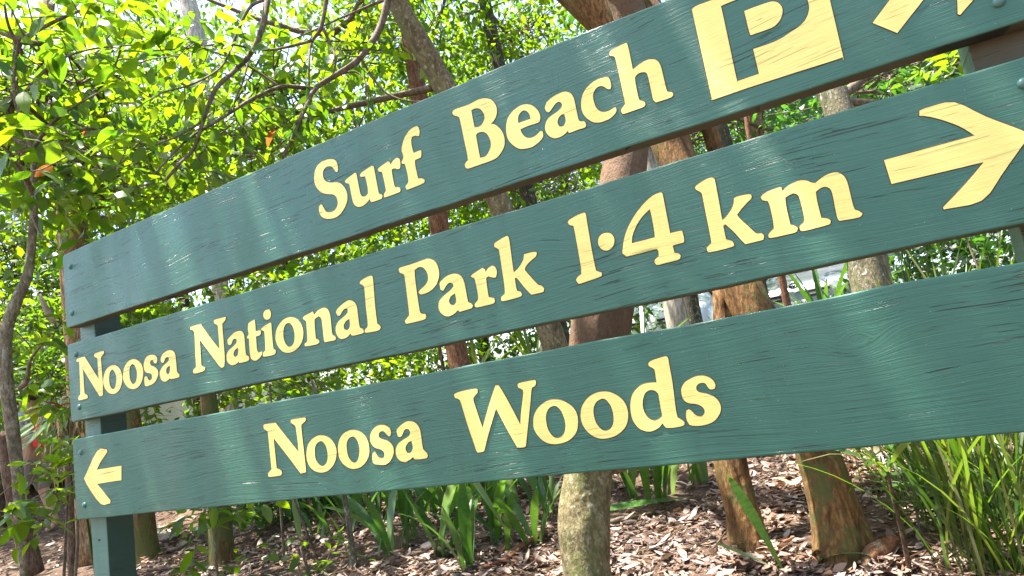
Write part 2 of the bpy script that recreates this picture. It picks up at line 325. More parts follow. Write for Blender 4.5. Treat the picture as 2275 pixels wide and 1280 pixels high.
M['ground'] = t.base(t.mix(t.ramp(b, [(0.4, 0.0), (0.65, 0.8)]), t.ramp(a, [(0.3, (0.08, 0.05, 0.034)), (0.6, (0.17, 0.115, 0.08)), (0.8, (0.28, 0.20, 0.15))]), (0.06, 0.035, 0.024)), 0.95, t.bump(t.math('ADD', a, b), 0.9, 0.03), 0.2)
t = NT('asphalt'); av = t.coord((1, 1, 1)); M['road'] = t.base(t.ramp(t.noise(av, 60, 4), [(0.3, (0.04, 0.04, 0.042)), (0.7, (0.085, 0.083, 0.08))]), 0.9, t.bump(t.noise(av, 140, 3), 0.5, 0.004))
t = NT('concrete'); cv = t.coord((1, 1, 1)); M['kerb'] = t.base(t.ramp(t.noise(cv, 20, 4), [(0.3, (0.26, 0.25, 0.23)), (0.7, (0.40, 0.38, 0.35))]), 0.9)

# ---------------------------------------------------------------- ground, road, kerb
def axis(lo, hi, step, far):
    a = list(np.arange(lo, hi + 1e-6, step)); s = step; x = hi
    while x < far: s *= 1.5; x += s; a.append(x)
    s = step; x = lo; pre = []
    while x > -far: s *= 1.5; x -= s; pre.append(x)
    return np.array(pre[::-1] + a)
ax, ay = axis(-9, 6, 0.16, 420), axis(-2, 8.4, 0.16, 420)
X, Y = np.meshgrid(ax, ay); Z = gz(X, Y)
nx, ny = len(ax), len(ay); idx = np.arange(nx * ny).reshape(ny, nx)
q = np.stack([idx[:-1, :-1], idx[:-1, 1:], idx[1:, 1:], idx[1:, :-1]], -1).reshape(-1, 4)
tag(link('ground', np_mesh('ground', np.column_stack([X.ravel(), Y.ravel(), Z.ravel()]), np.vstack([q[:, [0, 1, 2]], q[:, [0, 2, 3]]])), M['ground']), kind='structure')
ROADZ = 1.02
bm = bmesh.new(); vs = [bm.verts.new(p) for p in [(-12, 7.95, ROADZ + .004), (30, 7.95, ROADZ + .004), (30, 15.5, ROADZ + .004), (-12, 15.5, ROADZ + .004)]]; bm.faces.new(vs)
tag(link('road', bm_mesh('road', bm), M['road']), kind='structure')
bm = bmesh.new(); add_box(bm, (9, 7.87, ROADZ + 0.05), (42, 0.15, 0.16), 0.02)
tag(link('kerb', bm_mesh('kerb', bm), M['kerb']), kind='structure')

# ---------------------------------------------------------------- the sign
GLYPHS = [  # (board, character, contours); board plane, tenths of a millimetre from the sign's lower left corner
 (0,'S',[[(13164,9125),(13219,9325),(13340,9469),(13537,9540),(13765,9536),(13983,9472),(14075,9384),(14106,9256),(14104,9127),(14069,9055),(14000,9092),(13941,9200),(13878,9279),(13779,9322),(13657,9323),(13555,9259),(13513,9140),(13545,8987),(13650,8873),(13822,8810),(13995,8771),(14133,8695),(14257,8542),(14320,8384),(14324,8220),(14263,8053),(14129,7905),(13965,7799),(13780,7756),(13574,7776),(13401,7834),(13265,7941),(13211,8097),(13221,8225),(13286,8290),(13350,8265),(13403,8151),(13475,8025),(13588,7971),(13752,7961),(13882,8031),(13944,8142),(13936,8284),(13878,8394),(13769,8467),(13539,8543),(13371,8646),(13239,8791),(13170,8955)]]),
 (0,'u',[[(14303,8710),(14377,8751),(14697,8841),(14749,8802),(14761,8694),(14794,8270),(14818,8149),(14878,8081),(14976,8069),(15069,8122),(15083,8301),(15051,8596),(15023,8634),(14897,8653),(14863,8710),(14915,8763),(15049,8803),(15312,8854),(15378,8829),(15394,8755),(15439,8084),(15467,7997),(15542,7953),(15554,7905),(15525,7846),(15482,7835),(15177,7836),(15128,7879),(15097,7944),(15017,7887),(14867,7827),(14724,7821),(14616,7862),(14529,7955),(14484,8129),(14456,8507),(14426,8597),(14331,8641)]]),
 (0,'r',[[(15515,8695),(15600,8737),(15899,8808),(15960,8762),(15962,8689),(16085,8779),(16185,8815),(16261,8791),(16299,8723),(16295,8590),(16267,8499),(16199,8490),(16075,8553),(15993,8549),(15979,8463),(16001,8099),(16041,8016),(16155,7977),(16192,7910),(16161,7853),(16026,7843),(15647,7840),(15599,7881),(15624,7952),(15698,8020),(15684,8237),(15651,8541),(15630,8581),(15539,8620)]]),
 (0,'f',[[(16400,8982),(16469,9162),(16573,9307),(16724,9425),(16877,9474),(17007,9470),(17050,9415),(17064,9299),(17024,9180),(16888,9225),(16805,9230),(16759,9156),(16747,9004),(16775,8777),(16996,8780),(17029,8747),(17010,8632),(16975,8577),(16792,8569),(16772,8443),(16797,8128),(16808,8041),(16943,8001),(17005,7945),(16988,7885),(16907,7859),(16450,7840),(16387,7858),(16362,7916),(16393,7973),(16475,8026),(16486,8221),(16447,8543),(16425,8572),(16350,8600),(16341,8654),(16412,8732),(16426,8817)]]),
 (0,'B',[[(18160,9466),(18211,9506),(18335,9513),(18648,9493),(18930,9525),(19074,9518),(19194,9482),(19324,9407),(19409,9286),(19454,9140),(19441,9015),(19397,8917),(19320,8831),(19221,8776),(19312,8737),(19402,8650),(19484,8518),(19528,8375),(19532,8246),(19497,8099),(19407,7985),(19266,7879),(19119,7845),(18833,7838),(18416,7838),(18337,7857),(18296,7907),(18293,7974),(18338,8025),(18399,8055),(18410,8222),(18388,8524),(18357,9097),(18337,9253),(18290,9306),(18204,9358),(18163,9414)],[(18723,9317),(18804,9330),(18911,9313),(18992,9255),(19060,9133),(19075,9013),(19031,8914),(18936,8833),(18825,8821),(18743,8853),(18738,8949)],[(18750,8634),(18817,8669),(18924,8661),(19022,8608),(19093,8504),(19131,8362),(19126,8235),(19071,8125),(18974,8027),(18878,7993),(18765,8013),(18761,8143),(18751,8503)]]),
 (0,'e',[[(19622,8514),(19664,8660),(19737,8778),(19861,8877),(20005,8933),(20142,8956),(20271,8936),(20391,8876),(20485,8780),(20556,8659),(20585,8536),(20575,8443),(20542,8385),(20466,8371),(20226,8380),(20007,8366),(20021,8282),(20068,8179),(20139,8103),(20225,8065),(20336,8063),(20435,8100),(20516,8142),(20561,8136),(20581,8094),(20573,8002),(20515,7935),(20393,7871),(20257,7829),(20109,7834),(19946,7869),(19843,7928),(19731,8044),(19641,8188),(19610,8340)],[(19981,8537),(19984,8639),(20026,8731),(20103,8792),(20190,8801),(20264,8744),(20312,8648),(20319,8532),(20198,8535)]]),
 (0,'a',[[(20771,8731),(20818,8792),(20957,8855),(21107,8887),(21269,8893),(21370,8863),(21461,8784),(21503,8682),(21517,8567),(21527,8156),(21544,8065),(21597,8027),(21655,8011),(21687,7957),(21690,7898),(21643,7855),(21480,7860),(21261,7854),(21230,7877),(21215,7916),(21132,7867),(21020,7837),(20913,7835),(20828,7862),(20734,7940),(20672,8046),(20652,8165),(20687,8275),(20759,8371),(20878,8425),(21029,8466),(21136,8514),(21190,8581),(21172,8657),(21125,8691),(21052,8686),(20949,8615),(20863,8542),(20807,8531),(20761,8578),(20740,8664)],[(21204,8350),(21211,8248),(21205,8165),(21155,8089),(21081,8071),(21025,8104),(20999,8185),(21019,8264),(21066,8325),(21124,8351)]]),
 (0,'c',[[(21662,8446),(21699,8569),(21763,8681),(21858,8773),(21991,8842),(22133,8873),(22268,8873),(22405,8849),(22444,8789),(22458,8692),(22451,8595),(22421,8539),(22359,8565),(22318,8611),(22255,8676),(22185,8702),(22097,8685),(22025,8619),(21984,8533),(21979,8417),(21999,8259),(22061,8137),(22149,8072),(22261,8049),(22363,8063),(22449,8082),(22472,8049),(22462,7979),(22401,7918),(22292,7865),(22173,7849),(22056,7848),(21944,7878),(21852,7929),(21753,8035),(21676,8171),(21649,8299)]]),
 (0,'h',[[(22551,9378),(22592,9422),(22678,9447),(22815,9467),(22977,9475),(23006,9457),(23014,9364),(23020,9168),(23020,8798),(23113,8836),(23250,8878),(23394,8894),(23487,8868),(23563,8828),(23617,8749),(23644,8644),(23653,8510),(23661,8134),(23673,8022),(23715,7993),(23771,7968),(23792,7915),(23758,7870),(23675,7858),(23387,7862),(23354,7903),(23332,7968),(23331,8141),(23323,8492),(23312,8583),(23273,8635),(23193,8661),(23107,8655),(23032,8602),(23019,8461),(23021,8139),(23037,8039),(23094,8004),(23135,7960),(23148,7905),(23110,7868),(22980,7856),(22637,7857),(22590,7877),(22568,7936),(22589,7987),(22650,8039),(22692,8083),(22694,8229),(22674,9156),(22667,9234),(22626,9288),(22557,9315)]]),
 (0,'parking',[[(24546,9626),(24585,9658),(24714,9679),(25011,9664),(27127,9576),(27153,9540),(27132,7524),(27117,7487),(27069,7471),(26119,7489),(25252,7500),(24590,7493),(24557,7515)],[(25142,9456),(25400,9462),(26141,9438),(26377,9414),(26592,9306),(26713,9141),(26763,8937),(26767,8809),(26760,8704),(26711,8581),(26627,8474),(26495,8395),(26345,8350),(26111,8284),(25867,8266),(25575,8274),(25573,8183),(25575,7715),(25142,7715),(25130,7803),(25143,9203)],[(25569,9151),(25772,9152),(26063,9139),(26169,9107),(26236,9044),(26279,8942),(26277,8842),(26225,8719),(26135,8630),(25996,8578),(25581,8586),(25571,8739)]]),
 (0,'arrow',[[(27752,7947),(28872,8951),(28574,9012),(28224,9012),(27983,8979),(27872,8941),(27827,9034),(27950,9156),(28274,9384),(28863,9328),(29517,9309),(29615,9246),(29620,9120),(29603,8691),(29598,8458),(29558,7930),(29110,7530),(29078,7559),(29180,8085),(29239,8563),(29132,8479),(28098,7587)]]),
 (1,'N',[[(556,5737),(659,5804),(1074,5805),(1149,5761),(1513,5328),(1896,4862),(1892,5124),(1890,5558),(1852,5637),(1734,5684),(1704,5752),(1747,5818),(2268,5825),(2315,5786),(2286,5710),(2126,5628),(2108,5451),(2134,4818),(2102,4270),(2013,4229),(1909,4243),(1811,4328),(952,5369),(965,5175),(974,4461),(1109,4397),(1172,4335),(1095,4255),(591,4262),(549,4319),(588,4396),(706,4462),(718,4753),(737,5615),(694,5660),(585,5699)]]),
 (1,'o',[[(2155,4725),(2203,4897),(2326,5075),(2533,5195),(2774,5228),(2975,5178),(3166,5051),(3276,4858),(3292,4663),(3217,4447),(3054,4279),(2842,4203),(2638,4214),(2438,4285),(2274,4424),(2172,4598)],[(2525,4778),(2573,4948),(2682,5056),(2785,5054),(2891,4935),(2948,4785),(2930,4612),(2854,4447),(2743,4371),(2643,4407),(2542,4563)]]),
 (1,'o',[[(3337,4762),(3402,4962),(3550,5131),(3761,5228),(4003,5241),(4233,5161),(4411,5011),(4487,4828),(4477,4624),(4369,4401),(4187,4256),(3986,4208),(3792,4227),(3602,4297),(3433,4451),(3349,4603)],[(3720,4808),(3761,4975),(3871,5071),(3969,5064),(4070,4962),(4136,4796),(4121,4609),(4041,4449),(3922,4389),(3827,4420),(3732,4581)]]),
 (1,'s',[[(4540,4939),(4598,5084),(4735,5199),(4930,5232),(5142,5197),(5267,5112),(5304,5021),(5243,4904),(5161,4895),(5113,4942),(5043,5038),(4962,5039),(4896,4985),(4931,4886),(5097,4809),(5246,4701),(5293,4584),(5257,4455),(5120,4307),(4950,4231),(4758,4208),(4621,4199),(4530,4241),(4510,4380),(4534,4521),(4619,4548),(4697,4505),(4753,4404),(4831,4370),(4931,4420),(4950,4518),(4884,4599),(4674,4662),(4562,4765)]]),
 (1,'a',[[(5476,4959),(5515,5071),(5646,5167),(5836,5219),(6044,5209),(6191,5135),(6254,5016),(6263,4882),(6270,4517),(6296,4414),(6378,4352),(6373,4271),(6263,4246),(5930,4258),(5888,4302),(5785,4243),(5638,4215),(5510,4242),(5404,4349),(5369,4505),(5409,4617),(5569,4743),(5763,4821),(5902,4890),(5900,4983),(5812,5014),(5730,4985),(5623,4860),(5518,4868)],[(5931,4702),(5921,4571),(5864,4463),(5795,4432),(5729,4492),(5721,4585),(5797,4673)]]),
 (1,'N',[[(7104,5759),(7179,5796),(7614,5780),(7701,5704),(8057,5261),(8421,4843),(8433,5140),(8439,5594),(8377,5642),(8277,5698),(8274,5781),(8345,5809),(8800,5804),(8855,5779),(8813,5705),(8670,5623),(8654,5499),(8636,4564),(8576,4270),(8488,4239),(8386,4273),(8246,4430),(7525,5300),(7525,5079),(7501,4458),(7564,4411),(7669,4367),(7646,4298),(7518,4263),(7156,4255),(7072,4304),(7088,4385),(7237,4454),(7251,4792),(7292,5453),(7271,5625),(7207,5674),(7112,5711)]]),
 (1,'a',[[(8830,5070),(8949,5138),(9144,5229),(9354,5253),(9503,5217),(9581,5132),(9602,5004),(9595,4582),(9616,4456),(9708,4397),(9723,4324),(9653,4266),(9296,4258),(9240,4315),(9143,4260),(8959,4236),(8812,4304),(8723,4425),(8733,4602),(8842,4727),(9062,4814),(9230,4910),(9243,5006),(9171,5049),(9076,5017),(8982,4900),(8889,4885),(8831,4944)],[(9272,4739),(9268,4619),(9228,4511),(9120,4476),(9049,4523),(9062,4619),(9151,4701)]]),
 (1,'t',[[(9707,4994),(9801,5074),(9788,5253),(9834,5404),(9939,5437),(10106,5462),(10130,5401),(10118,5104),(10340,5098),(10324,5014),(10284,4960),(10108,4940),(10100,4706),(10101,4531),(10150,4436),(10273,4442),(10328,4450),(10287,4362),(10190,4283),(10045,4220),(9923,4231),(9809,4310),(9778,4446),(9779,4726),(9795,4934),(9733,4945)]]),
 (1,'i',[[(10369,5128),(10450,5183),(10777,5255),(10816,5218),(10799,4894),(10796,4448),(10883,4390),(10872,4315),(10758,4266),(10373,4279),(10325,4321),(10353,4402),(10451,4455),(10468,4607),(10484,4985),(10457,5051),(10376,5092)],[(10508,5503),(10534,5603),(10628,5663),(10786,5662),(10835,5579),(10837,5474),(10783,5380),(10671,5362),(10567,5401)]]),
 (1,'o',[[(10934,4814),(11000,4985),(11133,5123),(11318,5231),(11518,5263),(11707,5233),(11886,5142),(12024,4976),(12077,4787),(12052,4613),(11958,4431),(11760,4287),(11561,4231),(11341,4234),(11157,4309),(10999,4478),(10930,4652)],[(11269,4834),(11316,4988),(11423,5089),(11548,5090),(11658,4994),(11709,4834),(11710,4654),(11653,4485),(11545,4404),(11434,4399),(11324,4502),(11265,4673)]]),
 (1,'n',[[(12122,5127),(12175,5176),(12534,5249),(12572,5149),(12730,5236),(12917,5268),(13032,5254),(13124,5177),(13169,5052),(13175,4837),(13166,4528),(13189,4428),(13270,4375),(13281,4315),(13217,4279),(12860,4289),(12832,4356),(12837,4823),(12822,4982),(12743,5066),(12579,5019),(12547,4858),(12533,4448),(12642,4390),(12657,4319),(12534,4282),(12165,4293),(12075,4312),(12070,4372),(12199,4429),(12214,4623),(12227,4977),(12196,5043),(12130,5085)]]),
 (1,'a',[[(13398,5045),(13462,5130),(13653,5227),(13838,5285),(13963,5289),(14099,5213),(14177,5082),(14186,4909),(14188,4530),(14223,4448),(14301,4406),(14322,4336),(14271,4289),(13906,4289),(13835,4359),(13681,4273),(13481,4270),(13368,4357),(13315,4501),(13338,4651),(13459,4783),(13702,4890),(13825,4961),(13839,5055),(13758,5090),(13664,5051),(13532,4932),(13459,4946)],[(13858,4773),(13857,4611),(13804,4507),(13712,4476),(13633,4529),(13630,4635),(13727,4732)]]),
 (1,'l',[[(14393,5715),(14453,5750),(14630,5797),(14800,5810),(14866,5773),(14863,5603),(14821,4896),(14822,4458),(14904,4387),(14917,4320),(14814,4265),(14402,4281),(14348,4322),(14368,4375),(14460,4423),(14492,4548),(14497,4961),(14523,5506),(14489,5599),(14391,5668)]]),
 (1,'P',[[(15770,5756),(15833,5803),(16134,5806),(16676,5831),(16816,5807),(16945,5727),(17019,5600),(17046,5415),(17006,5246),(16897,5092),(16726,4990),(16552,4948),(16383,4947),(16315,5008),(16367,5067),(16538,5150),(16650,5245),(16684,5377),(16649,5525),(16559,5636),(16432,5676),(16289,5628),(16264,5330),(16267,4688),(16282,4486),(16346,4434),(16449,4404),(16454,4334),(16366,4272),(15855,4266),(15760,4292),(15751,4359),(15914,4478),(15929,4716),(15935,5504),(15901,5604),(15799,5668)]]),
 (1,'a',[[(17010,5107),(17087,5169),(17263,5248),(17451,5264),(17604,5220),(17702,5130),(17748,5004),(17765,4845),(17779,4535),(17797,4445),(17867,4402),(17911,4336),(17868,4278),(17494,4257),(17448,4314),(17322,4243),(17133,4212),(16982,4280),(16887,4406),(16882,4544),(16943,4669),(17112,4771),(17313,4865),(17418,4940),(17409,5020),(17323,5058),(17225,5021),(17087,4893),(17013,4939)],[(17432,4752),(17441,4605),(17412,4504),(17335,4456),(17251,4499),(17216,4593),(17285,4696)]]),
 (1,'r',[[(17974,5079),(18037,5123),(18341,5217),(18408,5163),(18417,5094),(18531,5182),(18643,5204),(18709,5151),(18737,5031),(18684,4892),(18591,4913),(18472,4973),(18405,4935),(18396,4785),(18397,4483),(18443,4439),(18543,4396),(18556,4327),(18477,4269),(18042,4266),(17961,4307),(17973,4371),(18080,4454),(18100,4659),(18081,4930),(18062,5011),(17992,5056)]]),
 (1,'k',[[(18775,5706),(18827,5759),(19141,5842),(19208,5806),(19216,5672),(19202,5243),(19194,4908),(19343,4986),(19494,5137),(19551,5281),(19785,5280),(19883,5262),(19895,5217),(19842,5147),(19709,5086),(19560,4992),(19503,4903),(19573,4786),(19716,4571),(19797,4462),(19871,4428),(19932,4351),(19902,4276),(19821,4266),(19571,4270),(19513,4341),(19385,4533),(19258,4745),(19198,4759),(19196,4574),(19204,4443),(19300,4404),(19324,4335),(19258,4284),(18797,4272),(18730,4310),(18743,4382),(18859,4442),(18884,4642),(18887,5016),(18890,5449),(18879,5566),(18786,5646)]]),
 (1,'1',[[(20815,5755),(20864,5803),(21095,5864),(21256,5877),(21292,5839),(21290,5690),(21280,4966),(21293,4475),(21353,4434),(21419,4401),(21409,4330),(21328,4303),(20874,4262),(20793,4302),(20772,4371),(20816,4426),(20924,4476),(20945,4694),(20944,5536),(20925,5645),(20842,5685)]]),
 (1,'dot',[[(21461,5106),(21499,5207),(21587,5268),(21702,5270),(21806,5221),(21854,5126),(21848,5027),(21798,4931),(21702,4872),(21608,4873),(21522,4925),(21472,5011)]]),
 (1,'4',[[(21982,4723),(22055,4958),(22148,5152),(22300,5366),(22503,5565),(22715,5723),(22913,5820),(23094,5840),(23126,5804),(23129,5661),(23126,5200),(23122,4898),(23358,4893),(23388,4869),(23394,4711),(23374,4629),(23123,4613),(23133,4445),(23214,4422),(23250,4365),(23224,4302),(23134,4280),(22751,4274),(22686,4298),(22658,4357),(22690,4411),(22779,4460),(22794,4580),(22767,4625),(22608,4625),(22119,4621),(22034,4656)],[(22781,5539),(22792,5432),(22792,5111),(22776,4893),(22240,4888),(22265,4995),(22326,5124),(22449,5290),(22603,5429)]]),
 (1,'k',[[(23834,5730),(23884,5775),(24058,5834),(24205,5849),(24268,5805),(24270,5696),(24259,5248),(24247,4895),(24339,4944),(24452,5045),(24529,5156),(24571,5284),(24659,5300),(24870,5289),(24917,5259),(24903,5190),(24807,5127),(24663,5020),(24559,4926),(24619,4804),(24735,4627),(24849,4452),(24949,4427),(24989,4369),(24957,4289),(24875,4286),(24596,4283),(24534,4387),(24423,4594),(24292,4792),(24244,4772),(24242,4624),(24244,4476),(24354,4408),(24377,4345),(24330,4292),(23875,4288),(23819,4327),(23818,4401),(23927,4465),(23940,4569),(23947,5284),(23950,5536),(23930,5601),(23849,5683)]]),
 (1,'m',[[(25084,5155),(25139,5204),(25280,5244),(25503,5260),(25514,5172),(25644,5243),(25767,5279),(25897,5288),(26001,5246),(26060,5192),(26130,5160),(26247,5223),(26366,5265),(26504,5270),(26590,5229),(26652,5140),(26679,5017),(26682,4847),(26680,4588),(26692,4455),(26760,4406),(26803,4349),(26771,4305),(26695,4288),(26387,4309),(26366,4368),(26368,4567),(26379,4811),(26368,4953),(26315,5023),(26250,5042),(26177,5024),(26102,4983),(26088,4800),(26091,4450),(26198,4406),(26242,4356),(26223,4299),(26144,4282),(25727,4277),(25671,4312),(25678,4380),(25776,4456),(25794,4631),(25790,4915),(25779,4997),(25721,5061),(25635,5062),(25535,5027),(25516,4834),(25517,4462),(25587,4420),(25639,4360),(25604,4298),(25516,4282),(25112,4287),(25068,4325),(25079,4378),(25200,4466),(25218,4660),(25215,4965),(25195,5048),(25101,5094)]]),
 (1,'arrow',[[(27368,5253),(28831,5265),(28653,5501),(28398,5726),(28201,5857),(28096,5901),(28123,5997),(28291,6008),(28673,5965),(29068,5545),(29531,5110),(29562,5002),(29485,4906),(29197,4605),(29043,4438),(28674,4079),(28090,4075),(28085,4117),(28498,4435),(28849,4746),(28717,4753),(27389,4768)]]),
 (2,'arrow',[[(644,1426),(1549,2324),(2133,2316),(2144,2223),(1722,1924),(1451,1670),(2922,1683),(2869,1190),(1434,1179),(1774,879),(2158,563),(2147,462),(1574,467),(886,1096)]]),
 (2,'N',[[(10052,2215),(10093,2265),(10207,2271),(10564,2265),(10613,2220),(10829,1963),(11107,1642),(11385,1326),(11395,1567),(11382,1917),(11377,2024),(11345,2097),(11208,2189),(11193,2229),(11231,2274),(11762,2271),(11806,2240),(11779,2175),(11619,2088),(11594,1985),(11592,1758),(11600,1245),(11600,798),(11576,733),(11397,722),(11349,752),(10978,1199),(10434,1821),(10435,1666),(10437,988),(10453,941),(10546,902),(10616,858),(10634,788),(10598,738),(10477,725),(10090,726),(10052,767),(10061,836),(10135,884),(10219,930),(10217,1069),(10212,1985),(10189,2058),(10127,2104),(10064,2135)]]),
 (2,'o',[[(11697,1296),(11754,1440),(11855,1564),(12013,1652),(12184,1701),(12327,1700),(12484,1669),(12633,1594),(12753,1471),(12821,1332),(12832,1186),(12782,1016),(12704,892),(12567,774),(12417,699),(12193,677),(12015,711),(11862,783),(11755,888),(11693,1028),(11677,1163)],[(12021,1294),(12061,1424),(12145,1504),(12263,1544),(12360,1519),(12445,1414),(12485,1278),(12488,1131),(12451,988),(12366,893),(12269,851),(12163,882),(12066,979),(12013,1102)]]),
 (2,'o',[[(12904,1313),(12952,1452),(13030,1562),(13160,1659),(13325,1713),(13500,1719),(13665,1681),(13808,1613),(13926,1504),(13991,1382),(14015,1239),(14003,1088),(13958,965),(13854,835),(13703,734),(13543,684),(13371,676),(13206,720),(13047,818),(12937,957),(12892,1118)],[(13224,1320),(13264,1432),(13347,1515),(13473,1547),(13553,1512),(13625,1421),(13657,1301),(13662,1147),(13618,997),(13539,876),(13448,840),(13350,874),(13263,979),(13223,1112)]]),
 (2,'s',[[(14094,1473),(14138,1571),(14227,1656),(14362,1724),(14513,1742),(14625,1725),(14731,1675),(14801,1610),(14819,1520),(14788,1430),(14737,1416),(14693,1440),(14625,1523),(14567,1567),(14486,1573),(14414,1534),(14390,1467),(14425,1400),(14532,1350),(14671,1304),(14771,1225),(14828,1132),(14834,1019),(14792,911),(14701,795),(14576,720),(14442,692),(14266,716),(14115,748),(14076,815),(14082,928),(14110,1027),(14164,1053),(14211,1036),(14254,950),(14325,880),(14404,860),(14481,884),(14510,963),(14482,1041),(14410,1098),(14301,1134),(14177,1191),(14102,1294),(14080,1385)]]),
 (2,'a',[[(15016,1548),(15090,1609),(15228,1680),(15363,1730),(15472,1730),(15592,1699),(15689,1633),(15756,1527),(15781,1401),(15782,1084),(15794,973),(15845,914),(15895,855),(15912,793),(15876,742),(15738,730),(15495,741),(15461,768),(15439,807),(15342,755),(15226,710),(15130,701),(15040,727),(14949,797),(14894,901),(14899,1025),(14936,1108),(15023,1199),(15177,1270),(15327,1322),(15412,1368),(15447,1438),(15420,1509),(15347,1542),(15283,1531),(15224,1463),(15155,1377),(15096,1355),(15036,1378),(15012,1474)],[(15451,1222),(15466,1129),(15465,1031),(15413,950),(15329,912),(15263,934),(15229,1017),(15251,1101),(15334,1179)]]),
 (2,'W',[[(16971,2201),(16996,2240),(17119,2264),(17338,2279),(17631,2271),(17679,2239),(17668,2180),(17597,2123),(17523,2059),(17524,1962),(17586,1657),(17663,1302),(17795,1558),(17999,1928),(18183,2241),(18223,2272),(18290,2267),(18331,2205),(18447,1956),(18610,1559),(18724,1260),(18782,1509),(18914,1921),(18938,2054),(18903,2088),(18821,2136),(18815,2194),(18847,2233),(18998,2247),(19274,2249),(19318,2221),(19310,2158),(19256,2102),(19175,2057),(19088,1755),(18888,1099),(18788,772),(18756,733),(18656,722),(18545,737),(18509,814),(18318,1235),(18125,1722),(17988,1476),(17785,1106),(17634,788),(17581,735),(17422,724),(17388,776),(17344,978),(17233,1463),(17143,1982),(17104,2070),(17055,2107),(16987,2131)]]),
 (2,'o',[[(19075,1267),(19116,1411),(19203,1538),(19318,1629),(19472,1702),(19616,1732),(19753,1724),(19897,1688),(20031,1609),(20146,1503),(20215,1374),(20228,1227),(20201,1086),(20160,971),(20081,872),(19944,778),(19787,729),(19607,711),(19472,725),(19330,776),(19207,869),(19107,1015),(19065,1131)],[(19423,1324),(19468,1455),(19556,1555),(19672,1586),(19750,1560),(19829,1471),(19874,1343),(19896,1207),(19882,1063),(19825,936),(19744,866),(19645,846),(19555,874),(19466,988),(19422,1128)]]),
 (2,'o',[[(20308,1290),(20351,1429),(20434,1550),(20558,1654),(20701,1719),(20849,1746),(20976,1740),(21110,1708),(21246,1626),(21361,1511),(21424,1385),(21441,1232),(21415,1084),(21361,963),(21259,853),(21119,770),(20960,723),(20792,710),(20656,732),(20526,794),(20405,908),(20326,1048),(20303,1170)],[(20641,1368),(20686,1470),(20759,1544),(20870,1588),(20945,1578),(21010,1516),(21065,1408),(21090,1276),(21084,1124),(21044,1000),(20971,915),(20876,879),(20789,894),(20703,981),(20647,1094),(20630,1238)]]),
 (2,'d',[[(22094,2186),(22134,2229),(22241,2260),(22459,2287),(22522,2283),(22553,2244),(22549,2100),(22546,1730),(22510,1193),(22509,1017),(22521,969),(22592,913),(22636,861),(22626,809),(22566,783),(22413,774),(22248,782),(22204,811),(22164,890),(22087,824),(21977,769),(21859,748),(21749,770),(21631,835),(21551,948),(21508,1071),(21507,1252),(21533,1402),(21593,1547),(21689,1660),(21822,1746),(21974,1780),(22117,1777),(22201,1764),(22206,1863),(22210,2029),(22177,2082),(22108,2135)],[(21804,1352),(21842,1472),(21905,1574),(21986,1618),(22059,1625),(22138,1590),(22189,1521),(22191,1425),(22188,1193),(22184,1051),(22121,997),(22030,964),(21947,980),(21862,1056),(21812,1172),(21800,1270)]]),
 (2,'s',[[(22696,1505),(22727,1595),(22814,1684),(22933,1734),(23062,1769),(23195,1766),(23307,1725),(23386,1654),(23422,1575),(23422,1509),(23393,1461),(23332,1453),(23284,1476),(23255,1533),(23233,1590),(23166,1620),(23083,1605),(23025,1553),(23025,1486),(23075,1432),(23200,1388),(23331,1317),(23416,1220),(23446,1111),(23435,1021),(23373,911),(23254,808),(23127,764),(22978,748),(22820,760),(22731,790),(22696,888),(22700,1007),(22723,1091),(22775,1112),(22829,1078),(22891,984),(22963,942),(23030,940),(23092,999),(23097,1077),(23045,1150),(22948,1203),(22833,1231),(22746,1276),(22696,1370)]]),
]

from mathutils.geometry import tessellate_polygon
SIGN = empty('direction_sign', (1.51, 0.1, 0), 'large green timber direction sign with cream lettering on two posts', 'sign')
BT = 0.045
TOPX = [0, 0.17, 0.55, 0.94, 1.33, 1.83, 2.24, 2.41, 2.75, 3.02]; TOPZ = [0.993, 0.997, 1.003, 1.007, 1.0125, 1.0155, 1.012, 1.008, 1.0, 0.993]
BOARD_Z = [(0.707, None), (0.352, 0.643), (0.0, 0.2885)]
XR = 3.021
def board_mesh(i):
    z0, z1 = BOARD_Z[i]; rs = np.random.default_rng(40 + i); xs = np.linspace(0.012, XR - 0.012, 70)
    top = (lambda x: np.interp(x, TOPX, TOPZ)) if z1 is None else (lambda x: z1 + 0 * x)
    j = lambda n: np.convolve(rs.normal(0, 0.0012, n + 4), np.ones(5) / 5 * 1.6, 'valid')
    bot = [(x, z0 + d) for x, d in zip(xs, j(70))]; tp = [(x, top(x) + d) for x, d in zip(xs, j(70))][::-1]
    ring = bot + [(XR - .003, z0 + .003), (XR, z0 + .014), (XR, float(top(XR)) - .014), (XR - .003, float(top(XR)) - .003)] + tp + [(.003, float(top(0)) - .003), (0, float(top(0)) - .014), (0, z0 + .014), (.003, z0 + .003)]
    bm = bmesh.new(); fv = [bm.verts.new((x, 0, z)) for x, z in ring]; f = bm.faces.new(fv)
    r = bmesh.ops.extrude_face_region(bm, geom=[f]); nv = [v for v in r['geom'] if isinstance(v, bmesh.types.BMVert)]
    bmesh.ops.translate(bm, vec=(0, BT, 0), verts=nv)
    es = [e for e in bm.edges if len(e.link_faces) == 2 and any(len(fc.verts) > 20 for fc in e.link_faces)]
    bmesh.ops.bevel(bm, geom=es, offset=0.004, segments=3, affect='EDGES', profile=0.5)
    bmesh.ops.recalc_face_normals(bm, faces=bm.faces[:])
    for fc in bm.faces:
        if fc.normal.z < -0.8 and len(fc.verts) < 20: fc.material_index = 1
        fc.smooth = False
    me = bpy.data.meshes.new('board'); bm.to_mesh(me); bm.free(); return me
